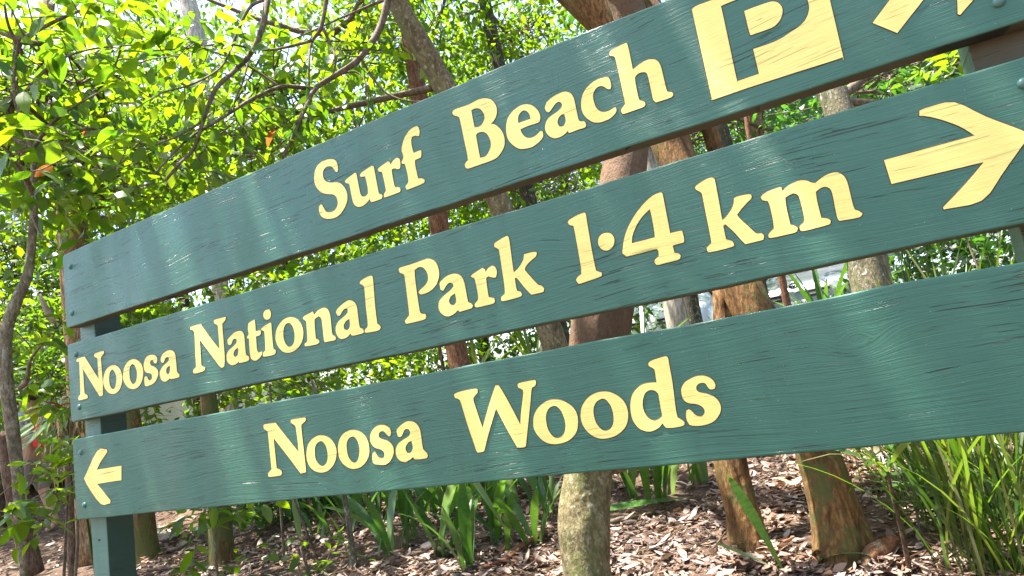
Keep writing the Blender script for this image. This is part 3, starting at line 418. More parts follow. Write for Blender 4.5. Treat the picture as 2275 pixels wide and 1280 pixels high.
BL = ['topmost board with arched upper edge reading Surf Beach with a parking symbol', 'middle board reading Noosa National Park 1·4 km with arrow to the right', 'lowest board reading Noosa Woods with arrow to the left']
BOARDS = []
for i in range(3):
    o = link('board', board_mesh(i), [M['board%d' % i], M['lower_edge']]); o.location = (0, 0, ZS); child(o, SIGN); o['label'] = BL[i]; BOARDS.append(o)
def smooth_ring(p):
    p = np.asarray(p, float); k = len(p); out = []
    e = np.roll(p, -1, 0) - p; e /= np.linalg.norm(e, axis=1)[:, None] + 1e-12
    ang = np.degrees(np.arccos(np.clip(np.sum(np.roll(e, 1, 0) * e, 1), -1, 1)))
    sharp = ang > 48
    for i in range(k):
        a, b, c, d = p[(i - 1) % k], p[i], p[(i + 1) % k], p[(i + 2) % k]
        if sharp[i]: a = 2 * b - c
        if sharp[(i + 1) % k]: d = 2 * c - b
        n = 3 if np.linalg.norm(c - b) > 0.006 else 2
        for j in range(n):
            t = j / n; out.append(0.5 * ((2 * b) + (-a + c) * t + (2 * a - 5 * b + 4 * c - d) * t * t + (-a + 3 * b - 3 * c + d) * t ** 3))
    return np.array(out)
def area2(p): return float(np.sum(p[:, 0] * np.roll(p[:, 1], -1) - np.roll(p[:, 0], -1) * p[:, 1]))
def inside(pt, p):
    c = False; k = len(p); j = k - 1
    for i in range(k):
        if (p[i][1] > pt[1]) != (p[j][1] > pt[1]) and pt[0] < (p[j][0] - p[i][0]) * (pt[1] - p[i][1]) / (p[j][1] - p[i][1]) + p[i][0]: c = not c
        j = i
    return c
def offset_ring(p, d):
    if area2(p) < 0: p = p[::-1]
    e = np.roll(p, -1, 0) - p; e /= np.linalg.norm(e, axis=1)[:, None] + 1e-12
    n1 = np.column_stack([e[:, 1], -e[:, 0]]); n0 = np.roll(n1, 1, 0); n = n0 + n1; l = np.linalg.norm(n, axis=1)[:, None]
    n = n / (l + 1e-9); return p + n * d
def glyph_mesh(cs):
    rings = [smooth_ring(np.array(c) / 1e4) for c in cs]
    dep = [sum(inside(r[0], o) for k, o in enumerate(rings) if k != i) for i, r in enumerate(rings)]
    V = []; T = []; MI = []
    yy = -0.0012
    for i, r in enumerate(rings):
        if dep[i] % 2 == 0:
            polys = [r] + [h for k, h in enumerate(rings) if dep[k] == dep[i] + 1 and inside(h[0], r)]
            flat = np.vstack(polys); tri = tessellate_polygon([[Vector((x, z, 0)) for x, z in pl] for pl in polys])
            b = len(V); V += [(x, yy, z) for x, z in flat]
            for a, c, d in tri:
                u = flat[c] - flat[a]; v = flat[d] - flat[a]
                T.append((b + a, b + c, b + d) if u[0] * v[1] - u[1] * v[0] > 0 else (b + a, b + d, b + c)); MI.append(0)
        # brown painted edge: a narrow band round the contour, sloping down to the board
        if area2(r) < 0: r = r[::-1]
        o = offset_ring(r, 0.0016 * (1 if dep[i] % 2 == 0 else -1)); k = len(r); b0 = len(V)
        V += [(x, yy, z) for x, z in r] + [(x, -0.0006, z) for x, z in o] + [(x, 0.0004, z) for x, z in o]
        for q_ in range(k):
            n_ = (q_ + 1) % k
            for lo in (0, k): T += [(b0 + lo + q_, b0 + lo + k + q_, b0 + lo + k + n_), (b0 + lo + q_, b0 + lo + k + n_, b0 + lo + n_)]; MI += [1, 1]
    return np_mesh('letter', V, T, False, MI)
for b, ch, cs in GLYPHS:
    nm = {'arrow': 'arrow', 'parking': 'parking_symbol', 'dot': 'decimal_point'}.get(ch, 'letter' if ch not in '14' else 'numeral')
    o = link(nm, glyph_mesh(cs), [M['letter%d' % b], M['letter_edge']]); o.parent = BOARDS[b]
bm = bmesh.new(); g = bmesh.ops.create_uvsphere(bm, u_segments=16, v_segments=8, radius=1)
bmesh.ops.delete(bm, geom=[v for v in bm.verts if v.co.y > 0.02], context='VERTS'); bmesh.ops.scale(bm, vec=(0.0105, 0.0075, 0.0105), verts=bm.verts)
bolt_me = bm_mesh('bolt', bm, True); bolt_me.materials.append(M['bolt'])
for b, x, z in [(0, .050, .938), (0, .044, .757), (1, .055, .598), (1, .057, .401), (2, .052, .237), (2, .057, .049), (0, 2.97, .938), (0, 2.97, .753), (1, 2.972, .595), (1, 2.97, .401), (2, 2.97, .237), (2, 2.97, .049)]:
    o = link('bolt', bolt_me); o.parent = BOARDS[b]; o.location = (x, 0.0, z)
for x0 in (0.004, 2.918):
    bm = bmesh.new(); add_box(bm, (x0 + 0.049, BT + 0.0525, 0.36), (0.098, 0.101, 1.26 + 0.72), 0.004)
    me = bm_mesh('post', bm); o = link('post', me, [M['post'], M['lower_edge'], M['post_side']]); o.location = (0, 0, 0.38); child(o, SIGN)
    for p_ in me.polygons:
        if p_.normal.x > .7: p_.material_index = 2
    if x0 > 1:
        o['label'] = 'right post with bare brown front face, darkened for the shade on it'
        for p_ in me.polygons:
            if p_.normal.y < -.7: p_.material_index = 1  # front face: bare weathered brown, its shade also put into the colour
bm = bmesh.new(); add_box(bm, (0.052, BT + .0005, ZS - 0.085), (0.006, 0.004, 0.006), 0.001); child(link('nail', bm_mesh('nail', bm), M['letter_edge']), SIGN)

# ---------------------------------------------------------------- leaves
def unit(a): return a / (np.linalg.norm(a, axis=-1, keepdims=True) + 1e-9)
def leaf_arrays(pos, tip, nrm, L, wr=0.42, fold=0.10, droop=0.16):
    """many six-point leaves: stalk end, two shoulders, two upper edges, tip"""
    n = len(pos); tip = unit(tip); side = unit(np.cross(nrm, tip)); up = np.cross(tip, side); L = np.broadcast_to(L, (n,))[:, None]; wr = np.broadcast_to(wr, (n,))[:, None]
    T_ = [0.0, 0.33, 0.33, 0.70, 0.70, 1.0]; S_ = [0, .5, -.5, .38, -.38, 0]; H_ = [0, fold, fold, fold - droop * .5, fold - droop * .5, -droop]
    V = np.stack([pos + tip * L * T_[k] + side * L * wr * S_[k] + up * L * H_[k] for k in range(6)], 1).reshape(-1, 3)
    F = np.array([(0, 2, 1), (1, 2, 4), (1, 4, 3), (3, 4, 5)], np.int32)
    return V, (F[None] + 6 * np.arange(n, dtype=np.int32)[:, None, None]).reshape(-1, 3)
def crown_points(c, rad, ncl, per, rs, clr=0.28, hang=0.35):
    d = unit(rs.normal(size=(ncl, 3))); r = rs.uniform(0.05, 1, (ncl, 1)) ** (1 / 2.3)
    cc = np.asarray(c) + d * r * np.asarray(rad)
    tw = unit(d * 0.7 + rs.normal(size=(ncl, 3)) * 0.7 + [0, 0, -0.25])
    pos = np.repeat(cc, per, 0) + np.repeat(tw, per, 0) * rs.uniform(-1, 1, (ncl * per, 1)) * clr + rs.normal(size=(ncl * per, 3)) * clr * 0.42
    tip = unit(rs.normal(size=(ncl * per, 3)) + np.repeat(tw, per, 0) * 0.6 + [0, 0, -hang])
    nrm = unit(rs.normal(size=(ncl * per, 3)) * 0.6 + [0, 0, 1.0])
    return cc, pos, tip, nrm
def radius_at(p, wpx): return wpx / 2 * float((np.asarray(p) - CAM_C) @ CAM_R[2]) / FPX

def stem_points(st):
    P_ = [at(px, py, hd) for px, py, hd, wp in st]; r_ = [radius_at(p, s[3]) for p, s in zip(P_, st)]
    return P_, r_
def tree(name, label, st, mat, crowns=(), top=None, group=None, limbs=5, leaf='leaf_mid', seed=0, flare=1.25, sides=16, wob=0.10, ground=True, wr=0.42, hang=0.35, relief=0.0, root_flare=0.25):
    """st: stem from low to high as (x, y in the photo, metres away, width in the photo); crowns: (centre, radii, clumps, leaves each, leaf length)"""
    rs = np.random.default_rng(1000 + seed); P_, r_ = stem_points(st)
    if ground:
        b = P_[0].copy(); d = P_[0] - P_[1]; d /= max(-d[2], 0.2)
        zg = float(gz(b[0], b[1])); dz = b[2] - zg
        if dz > 0.05:
            q_ = b + np.array([d[0] * dz * 0.5, d[1] * dz * 0.5, -dz]); q_[2] = float(gz(q_[0], q_[1])) - 0.06
            P_.insert(0, q_); r_.insert(0, r_[0] * flare)
        else: P_[0][2] = zg - 0.06; r_[0] *= 1.1
    if top is not None:
        e = P_[-1]; tp = np.asarray(top, float)
        mid = (e + tp) / 2 + rs.normal(size=3) * 0.06 * np.linalg.norm(tp - e)
        P_ += [mid, tp]; r_ += [r_[-1] * 0.72, r_[-1] * 0.32]
    loc_root = tuple(P_[0]); root = empty(name, loc_root, label, 'tree', group)
    child(link('trunk', tube_mesh('trunk', P_, r_, 56 if relief else sides, wob, seed, 26 if relief else 5, relief, root_flare if ground else 0.0), M[mat]), root)
    tw = []; L = []
    for k, (c, rad, ncl, per, ll, *cl_) in enumerate(crowns):
        c = np.asarray(c, float); cc, pos, tip, nrm = crown_points(c, rad, ncl, per, rs, cl_[0] if cl_ else 0.10 + ll * 1.9, hang)
        L.append(leaf_arrays(pos, tip, nrm, ll * rs.uniform(0.6, 1.25, len(pos)), wr * rs.uniform(0.8, 1.2, len(pos)), 0.08, 0.14))
        src = min(P_, key=lambda p: np.linalg.norm(p - c) + (5 if p[2] < 1.2 else 0))
        for j in range(limbs):
            e = cc[j % len(cc)]; md = (src + e) / 2 + rs.normal(size=3) * 0.16 * np.linalg.norm(e - src) + [0, 0, 0.1]
            r0 = max(0.008, 0.012 * np.linalg.norm(e - src))
            if j < 3 : child(link('branch', tube_mesh('branch', [src, md, e], [r0 * 1.5, r0, r0 * .35], 7, 0.08, j, 5), M['twig'] if mat != 'bark_pale' else M[mat]), root)
            else: tw.append(tube_arrays(catmull([src, md, e], 5), np.linspace(r0, r0 * .3, 11), 5))
        for j in range(len(cc)):
            if rs.random() < 0.55:
                e = cc[j]; s_ = cc[rs.integers(len(cc))] * 0.4 + c * 0.6; md = (s_ + e) / 2 + rs.normal(size=3) * 0.08
                tw.append(tube_arrays(catmull([s_, md, e], 3), np.linspace(0.009, 0.003, 7), 4))
    if tw: v, t_ = join_arrays(tw); tag(child(link('twigs', np_mesh('twigs', v, t_), M['twig']), root), kind='stuff')
    if L: v, t_ = join_arrays(L); tag(child(link('crown', np_mesh('crown', v, t_), M[leaf]), root), kind='stuff')
    return root
# single broad leaf with a folded midrib and a curled tip, a few shapes shared by all copies
def broad_leaf(wr, curl, fold, seed):
    rs = np.random.default_rng(seed); V = []; T = []; n = 7
    for i in range(n + 1):
        t = i / n; w_ = wr * 0.5 * (math.sin(math.pi * t ** 0.85) ** 0.8 if 0 < t < 1 else 0.0) + (0.012 if i == 0 else 0)
        z = -curl * t * t + 0.02 * math.sin(6 * t + seed); y = 0.03 * math.sin(3 * t + seed)
        V += [(t, y + w_, z + fold * w_ + 0.012 * rs.normal()), (t, y, z), (t, y - w_, z + fold * w_ + 0.012 * rs.normal())]
    for i in range(n):
        a = 3 * i; T += [(a, a + 1, a + 4), (a, a + 4, a + 3), (a + 1, a + 2, a + 5), (a + 1, a + 5, a + 4)]
    me = np_mesh('leaf', V, T); return me
LEAVES = [broad_leaf(.46, .18, .25, 1), broad_leaf(.40, .35, .35, 2), broad_leaf(.52, .08, .15, 3), broad_leaf(.44, .28, .1, 4), broad_leaf(.36, .12, .45, 5)]
def mesh_with(me, mat, cache={}):
    k = (me.name, mat)
    if k not in cache:
        c = me.copy(); c.materials.clear(); c.materials.append(M[mat]); cache[k] = c
    return cache[k]
def frame(tip, nrm):
    x = Vector(tip).normalized(); y = Vector(nrm).cross(x).normalized(); z = x.cross(y); m_ = Matrix.Identity(3); m_.col[0] = x; m_.col[1] = y; m_.col[2] = z; return m_
def put_leaf(root, pos, tip, nrm, L, mat='leaf_near', shapes=LEAVES, name='leaf'):
    o = bpy.data.objects.new(name, mesh_with(shapes[random.randrange(len(shapes))], mat)); COL.objects.link(o); o.parent = root
    o.matrix_local = Matrix.Translation(Vector(pos) - root.location) @ (frame(tip, nrm).to_4x4()) @ Matrix.Diagonal((L, L * random.uniform(.85, 1.15), L, 1)); return o
def leafy_twig(root, p0, d, length, nl, LL, rs, twigs, mat='leaf_near', red=0.003):
    d = unit(np.asarray(d, float)); p1 = p0 + d * length * .5 + rs.normal(size=3) * .03; p2 = p0 + d * length + np.array([0, 0, -0.10 * length]) + rs.normal(size=3) * .03
    q_ = catmull([p0, p1, p2], 4); twigs.append(tube_arrays(q_, np.linspace(.0035, .0012, len(q_)), 4))
    for i in range(nl):
        t = (i + .6) / nl; b = q_[min(int(t * (len(q_) - 1)), len(q_) - 1)]
        s = unit(np.cross(d, [0, 0, 1.0])) * (1 if i % 2 else -1)
        tip = unit(d * 0.6 + s * 0.8 + rs.normal(size=3) * .35 + [0, 0, -0.35]); nr = unit(rs.normal(size=3) * .5 + [0, 0, 1])
        put_leaf(root, b, tip, nr, LL * rs.uniform(.65, 1.2), 'leaf_red' if rs.random() < red else mat)

# ---------------------------------------------------------------- trees close behind the sign
def cr(px, py, hd, rx, rz, ncl, per, ll):
    return (at(px, py, hd), (rx, rx, rz), ncl, per, ll)
# fat mossy trunk under the middle of the sign
tree('tree', 'mossy grey-green tree trunk right behind the middle of the sign', [(1304, 1270, 2.9, 104), (1298, 1160, 2.92, 110), (1307, 1055, 2.95, 106), (1322, 900, 2.98, 118), (1330, 735, 3.02, 128), (1390, 365, 3.15, 96), (1400, 40, 3.4, 70)], 'bark_green',
     [((.6, -.3, 6.0), (2.0, 1.1, .8), 34, 70, .13, .24)], (.9, .9, 5.8), seed=1, sides=24, wob=.10, relief=.0020)
rt = bpy.data.objects['tree']
a_, b_ = at(1325, 790, 3.0), at(1470, 560, 3.1)
child(link('branch', tube_mesh('branch', [at(1318, 1010, 2.97), at(1362, 1030, 2.95), at(1420, 1000, 2.98), at(1500, 930, 3.05)], [.055, .045, .036, .03], 12, .1, 3, 5), M['bark_green']), rt)
tree('tree', 'leaning orange-brown trunk at the right, thickest of the bare trunks', [(1885, 1262, 3.3, 118), (1858, 1150, 3.32, 104), (1816, 1005, 3.36, 94), (1740, 830, 3.45, 92), (1661, 665, 3.55, 90), (1497, 335, 3.75, 82), (1405, 60, 3.9, 150)], 'bark_orange',
     [((-1.7, 2.6, 6.4), (1.5, 1.3, .6), 11, 90, .13, .22)], (-.9, 2.9, 6.2), seed=2, sides=24, wob=.06, relief=.0024)
tree('tree', 'slimmer orange and mossy trunk left of the thick leaning trunk', [(1672, 1244, 3.55, 76), (1650, 1130, 3.57, 70), (1624, 1025, 3.6, 72), (1612, 850, 3.65, 60), (1606, 670, 3.7, 46), (1585, 310, 3.9, 37)], 'bark_orange',
     [((2.2, -.2, 5.8), (1.5, 1.1, .8), 22, 70, .13, .24)], (2.0, 1.6, 5.6), seed=3, sides=22, wob=.07, relief=.0022)
tree('tree', 'mossy trunk with orange bark behind the strap grass on the right', [(1990, 840, 4.9, 86), (1933, 615, 5.0, 84), (1857, 225, 5.2, 56)], 'bark_lichen',
     [((2.2, 5.6, 5.6), (1.7, 1.5, 1.2), 24, 14, .12), cr(1920, 190, 6.6, 1.0, .7, 60, 14, .12)], (2.0, 4.2, 5.2), seed=4, leaf='leaf_dark')
tree('tree', 'thin straight red-brown stem in front of the silver car', [(1768, 760, 4.4, 17), (1741, 640, 4.4, 17), (1698, 420, 4.45, 14)], 'bark_red', [], at(1650, 140, 4.6), seed=5, sides=10)
tree('tree', 'pale cream trunk between the white car and a dark stem', [(1540, 860, 5.6, 60), (1502, 690, 5.6, 55), (1440, 360, 5.7, 46)], 'bark_pale', [((-.8, 5.0, 6.8), (1.4, 1.3, .7), 10, 90, .13, .24)], (.2, 5.2, 7.2), seed=6)
tree('tree', 'dark rough stem touching the pale cream trunk on its right', [(1580, 860, 5.3, 32), (1541, 690, 5.3, 30), (1480, 380, 5.4, 26)], 'bark_dark', [((1.3, 5.4, 6.4), (1.3, 1.3, .7), 9, 90, .13, .24)], (1.2, 5.6, 6.2), seed=7, sides=12)
tree('tree', 'dark leaning stem seen in the upper gap below the parking symbol', [(1720, 800, 6.4, 40), (1665, 560, 6.4, 38), (1585, 240, 6.5, 34)], 'bark_dark', [((2.4, 7.0, 5.0), (1.5, 1.3, 1.2), 26, 14, .11), cr(1600, 300, 7.8, 1.3, .6, 80, 14, .12)], (1.2, 5.2, 5.4), seed=8, leaf='leaf_dark', sides=12)
tree('tree', 'straight light brown trunk in the upper gap right of the dark stem', [(1690, 780, 6.9, 32), (1672, 600, 6.9, 32), (1679, 275, 7.0, 34), (1640, 0, 7.2, 30)], 'bark_tan', [((2.2, 8.0, 6.0), (1.6, 1.5, 1.2), 26, 14, .11)], (1.9, 5.8, 6.0), seed=9, leaf='leaf_dark', sides=12)

# leaning lichen trunk whose boughs hang over the left half: boughs traced one by one
HB = 4.15
T7 = tree('tree', 'leaning olive trunk whose long boughs hang over the left of the sign', [(1290, 960, 4.7, 60), (1210, 700, 4.62, 56), (1105, 440, 4.55, 48), (985, 190, 4.5, 50), (878, 0, 4.45, 46)], 'bark_olive',
     [((-1.5, -.2, 5.6), (1.7, 1.1, .8), 27, 70, .13, .24), (at(760, -330, 4.6), (1.1, 1.1, .5), 24, 12, .13), cr(620, 180, 4.9, .65, .5, 50, 10, .125), cr(780, 110, 5.6, .6, .4, 36, 10, .12), cr(560, 330, 4.9, .6, .3, 34, 10, .12)], at(760, -420, 4.4), seed=10, leaf='leaf_near', limbs=1)
BOUGH = [
 ([(868, -25), (845, 60), (800, 128), (745, 168), (700, 198), (672, 255), (648, 310), (615, 380)], 15, 4.3, 4.0),
 ([(700, 198), (655, 193), (620, 194), (560, 220), (520, 245), (470, 277), (430, 300), (390, 335), (345, 385)], 10, 4.2, 3.8),
 ([(598, -25), (583, 60), (556, 120), (520, 158), (478, 200), (452, 268), (430, 330), (400, 362), (365, 405)], 13, 4.1, 3.7),
 ([(585, 0), (552, 20), (518, 95), (492, 148), (430, 186), (352, 207)], 8, 4.1, 3.7),
 ([(728, -20), (714, 60), (692, 95), (686, 150), (688, 215)], 10, 4.3, 4.2),
 ([(694, 90), (640, 104), (590, 111), (500, 98), (430, 106), (340, 113)], 7, 4.2, 3.9),
 ([(620, 192), (560, 152), (500, 125), (432, 98)], 6, 4.2, 4.0),
 ([(716, 60), (735, 100), (746, 132), (741, 168)], 7, 4.3, 4.3),
 ([(556, 120), (540, 180), (519, 243), (545, 300), (560, 345)], 5, 4.1, 3.9),
 ([(660, 285), (600, 240), (560, 270), (500, 300)], 4, 4.1, 3.9),
 ([(452, 268), (400, 300), (330, 330), (250, 372)], 5, 3.9, 3.6),
 ([(430, 330), (455, 380), (470, 440)], 4, 3.9, 3.8),
 ([(745, 168), (790, 160), (815, 190), (818, 250)], 5, 4.3, 4.3),
 ([(800, 128), (850, 200), (910, 225), (975, 222)], 6, 4.35, 4.4),
 ([(700, 200), (640, 300), (585, 360), (560, 400)], 5, 4.2, 4.1)]
rs = np.random.default_rng(77); tw = []
for k, (pl, w0, h0, h1) in enumerate(BOUGH):
    P_ = [at(x, y, h0 + (h1 - h0) * i / (len(pl) - 1) + 0.05 * math.sin(i * 2.1 + k)) for i, (x, y) in enumerate(pl)]
    rr = [radius_at(p, w0 * (1.05 - 0.62 * i / (len(pl) - 1))) for i, p in enumerate(P_)]
    child(link('branch', tube_mesh('branch', P_, rr, 9, .10, k, 5), M['twig']), T7)
    q_ = catmull(P_, 4)
    for j in range(3 if k > 6 else 5):
        i = int(len(q_) * rs.uniform(.35, .98)); d = q_[min(i + 1, len(q_) - 1)] - q_[max(i - 1, 0)]
        leafy_twig(T7, q_[min(i, len(q_) - 1)], unit(d) + rs.normal(size=3) * .7 + [0, 0, .1], rs.uniform(.18, .36), 4, .125, rs, tw)
v, t_ = join_arrays(tw); tag(child(link('twigs', np_mesh('twigs', v, t_), M['twig']), T7), kind='stuff')

tree('tree', 'brown upright trunk left of the mossy trunk, rising behind the first letters', [(1108, 1205, 5.2, 52), (1095, 1130, 5.2, 51), (1018, 795, 5.3, 50), (975, 500, 5.4, 46), (905, 60, 5.6, 34)], 'bark_red',
     [cr(900, 80, 7.6, 1.3, 1.0, 120, 14, .13), ((-2.2, 3.4, 6.2), (1.8, 1.6, .8), 12, 90, .13, .24)], at(870, -220, 5.8), seed=11)
tree('tree', 'dark trunk in the upper gap under the word Beach', [(1235, 700, 7.4, 40), (1172, 430, 7.5, 36), (1080, 20, 7.7, 28)], 'bark_dark',
     [cr(1150, 80, 8.4, 1.3, .85, 120, 14, .13), cr(1180, 380, 8.2, 1.4, .7, 90, 14, .12)], at(1040, -160, 7.8), seed=12)
tree('tree', 'tall pale gum trunk standing above the top board at the upper left', [(520, 1000, 9.0, 40), (490, 650, 9.0, 36), (472, 385, 9.1, 38), (440, 110, 9.2, 40), (412, -20, 9.3, 36)], 'bark_pale',
     [cr(470, -60, 9.6, 1.6, .9, 40, 14, .12)], at(380, -260, 9.4), seed=13, leaf='leaf_gum', wr=.2, hang=1.6)
tree('tree', 'broad pale flaking trunk just above the left end of the top board', [(190, 900, 7.4, 64), (172, 640, 7.4, 62), (158, 470, 7.5, 60), (140, 300, 7.6, 52)], 'bark_tan',
     [cr(150, 260, 7.0, 1.5, 1.3, 170, 14, .13), cr(380, 330, 6.6, 1.1, .6, 65, 14, .125)], at(120, -60, 7.8), seed=14)
# crooked dark tree at the left edge, with its own near leaves
T12 = tree('tree', 'crooked dark tree with spotted bark at the left edge', [(56, 1275, 4.6, 19), (46, 1150, 4.55, 21), (38, 1040, 4.5, 23), (28, 960, 4.48, 25), (14, 850, 4.46, 27), (14, 740, 4.44, 26), (36, 672, 4.42, 24), (62, 610, 4.4, 21), (72, 520, 4.4, 18), (76, 420, 4.4, 15), (70, 330, 4.38, 11)], 'bark_spot', [cr(150, 190, 5.0, .95, .6, 70, 10, .13), cr(200, 400, 5.0, .7, .3, 40, 10, .125), cr(20, 300, 5.0, .6, .6, 40, 10, .13)], at(40, 90, 4.2), leaf='leaf_near', seed=15, sides=18)
child(link('stem', tube_mesh('stem', [at(74, 1275, 4.62), at(52, 1180, 4.6), at(22, 1060, 4.6), at(6, 960, 4.62)], [.05, .045, .035, .025], 10, .1, 5, 5), M['bark_brown']), T12)
tw = []
for pl, w0 in (([(74, 430), (50, 385), (20, 340), (-20, 300)], 14), ([(74, 330), (110, 280), (160, 240), (230, 200)], 9), ([(45, 860), (60, 845), (68, 800), (90, 770)], 12), ([(72, 480), (90, 520), (120, 540)], 6), ([(60, 200), (120, 140), (200, 110), (300, 100)], 8), ([(50, 120), (20, 60), (10, 10)], 8), ([(100, 130), (60, 90), (25, 20)], 6), ([(60, 300), (160, 330), (260, 350), (330, 300)], 7)):
    P_ = [at(x, y, 4.3 - .12 * i) for i, (x, y) in enumerate(pl)]
    child(link('branch', tube_mesh('branch', P_, [radius_at(p, w0 * (1 - .2 * i)) for i, p in enumerate(P_)], 8, .1, 2, 5), M['twig']), T12)
rs = np.random.default_rng(91)
for k in range(40):
    px, py = rs.uniform(-20, 370), rs.uniform(30, 440); p0 = at(px, py, rs.uniform(3.5, 4.5))
    leafy_twig(T12, p0, rs.normal(size=3) * [1, 1, .4] + [.3, -.3, -.15], rs.uniform(.2, .4), 6, .135, rs, tw, red=.006)
v, t_ = join_arrays(tw); tag(child(link('twigs', np_mesh('twigs', v, t_), M['twig']), T12), kind='stuff')

# low trunks under the left part of the sign
def low_trunk(label, px, py, wp, lean, mat, seed, h=2.6, crown=None):
    b = gnd(px, py); hd = hdist(b); up = []
    st = [(px, py - 4, hd, wp * 1.15), (px - 2, py - 40, hd, wp), (px - 10 + lean * .3, py - 200, hd, wp * .85), (px - 30 + lean, py - 420, hd + .1, wp * .6)]
    return tree('tree', label, st, mat, crown or [], None, seed=seed, ground=True, flare=1.1)
low_trunk('brown streaked trunk just right of the left signpost', 322, 1248, 52, -16, 'bark_moss_orange', 21)
low_trunk('short mossy yellow-brown trunk half hidden by green leaves', 494, 1258, 54, -6, 'bark_moss_orange', 22)
low_trunk('thin grey lichen stem leaning under the word Noosa of the lowest board', 785, 1264, 13, -62, 'bark_lichen', 23)
low_trunk('thin brown stem between the snake plants', 1022, 1120, 12, -30, 'bark_brown', 24)

# ---------------------------------------------------------------- trees farther back, crowns reaching low
FAR = [(-140, 11.5, 'far_green'), (90, 13.5, ''), (330, 11.0, ''), (560, 13.0, ''), (760, 10.2, ''), (980, 13.0, ''), (1210, 11.2, ''), (1430, 13.8, ''), (1650, 16.5, ''), (1880, 17.5, ''), (2120, 16.5, ''), (2330, 17.0, '')]
FL = ['leftmost background tree, full of small pale leaves', 'background tree behind the crooked dark tree', 'background tree left of the tall gum, with dense crown', 'background tree right of the tall gum trunk', 'background tree behind the hanging boughs', 'background tree behind the leaning olive trunk', 'background tree above the word Beach', 'background tree behind the forked trunk at the top', 'shady background tree behind the parked cars, above the middle car', 'shady background tree behind the cars, right of centre', 'shady background tree behind the cars near the right post', 'rightmost shady background tree beyond the cars']
for k, (px, hd, _) in enumerate(FAR):
    base = at(px + 120, 900, hd); base[2] = float(gz(base[0], base[1])); rs = np.random.default_rng(300 + k)
    right = k >= 8
    hgt = rs.uniform(5.2, 6.6); c1 = base + [0, 0, hgt * .62]; c2 = base + [rs.uniform(-1, 1), rs.uniform(-.5, 1), hgt * .32]; c3 = base + [rs.uniform(-1, 1), 0, hgt * .98]
    e = at(px + 60, 620, hd)
    cw = [(c1, (2.4, 1.8, 1.8), 250, 14, .15), (c2, (2.2, 1.6, 1.0), 150, 14, .14), (c3, (1.7, 1.5, 1.3), 110, 14, .15)]
    if k == 2: cw = [cw[0], cw[2]]
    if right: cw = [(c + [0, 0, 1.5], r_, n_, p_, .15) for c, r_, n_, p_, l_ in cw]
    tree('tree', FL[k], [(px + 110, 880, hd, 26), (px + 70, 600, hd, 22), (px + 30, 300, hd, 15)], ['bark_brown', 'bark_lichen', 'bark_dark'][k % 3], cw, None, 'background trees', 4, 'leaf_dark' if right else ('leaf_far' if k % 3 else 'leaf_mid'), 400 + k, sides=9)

for k, (x, y, lab) in enumerate([(5.6, 1.6, 'unseen bushy tree added just beyond the right end of the sign to block sky light'), (7.4, 4.2, 'unseen bushy tree added farther right beyond the strap grass to block sky light'), (6.2, -0.6, 'unseen low bushy tree added to the right of the viewer to block sky light')]):  # unseen trees, added to hold back sky light from the right
    z = float(gz(x, y)); root = empty('tree', (x, y, z), lab, 'tree'); rs = np.random.default_rng(700 + k)
    child(link('trunk', tube_mesh('trunk', [(x, y, z - .1), (x + .1, y, z + 1.2), (x, y + .1, z + 2.8)], [.12, .09, .05], 12, .1, k, 5), M['bark_brown']), root); L = []
    for c, r_, n_ in (((x, y, z + 1.4), (1.2, 1.3, 1.3), 110), ((x, y, z + 3.0), (1.4, 1.5, 1.2), 110)):
        cc, pos, tp_, nr_ = crown_points(c, r_, n_, 14, rs, .35); L.append(leaf_arrays(pos, tp_, nr_, .17 * rs.uniform(.7, 1.2, len(pos))))
    v, t_ = join_arrays(L); tag(child(link('crown', np_mesh('crown', v, t_), M['leaf_dark']), root), kind='stuff')

# ---------------------------------------------------------------- shrubs
def shrub(name, label, spots, LL, leaf='leaf_near', seed=0, individual=True, group=None, stems=4):
    """spots: (x, y in the photo, metres away, spread m, twigs)"""
    rs = np.random.default_rng(seed); c = np.mean([at(*s[:3]) for s in spots], 0); b = np.array([c[0], c[1], float(gz(c[0], c[1]))])
    root = empty(name, tuple(b), label, 'shrub', group); tw = []; L = []
    for px, py, hd, sp, n in spots:
        p = at(px, py, hd)
        md = (b + p) / 2 + rs.normal(size=3) * .08
        if individual and len(root.children) < 2: child(link('stem', tube_mesh('stem', [b - [0, 0, .03], md, p], [.010, .007, .003], 6, .1, 1, 4), M['twig']), root)
        for k in range(n):
            q_ = p + rs.normal(size=3) * sp * .55; d = rs.normal(size=3) * [1, 1, .5] + [0, 0, .15]
            if individual: leafy_twig(root, q_, d, LL * 2.2, 5, LL, rs, tw, leaf, .012)
            else:
                m_ = 9; d = unit(d); pos = q_ + d * np.linspace(0, LL * 2.5, m_)[:, None] + rs.normal(size=(m_, 3)) * LL * .3
                L.append(leaf_arrays(pos, d + rs.normal(size=(m_, 3)) + [0, 0, -.2], rs.normal(size=(m_, 3)) * .6 + [0, 0, 1], LL * rs.uniform(.6, 1.2, m_)))
                tw.append(tube_arrays(np.array([q_, q_ + d * LL * 1.2, q_ + d * LL * 2.4]), [.003, .002, .001], 4))
    v, t_ = join_arrays(tw); tag(child(link('twigs', np_mesh('twigs', v, t_), M['twig']), root), kind='stuff')
    if L: v, t_ = join_arrays(L); tag(child(link('foliage', np_mesh('foliage', v, t_), M[leaf]), root), kind='stuff')
    return root
shrub('shrub', 'leafy shrub spreading left of the lowest board in front of the crooked tree', [(155, 1020, 4.1, .10, 4), (125, 1085, 4.0, .10, 5), (55, 1120, 4.0, .08, 4), (90, 1150, 4.0, .12, 4), (200, 960, 4.2, .10, 3), (20, 1130, 3.9, .1, 2)], .115, seed=31)
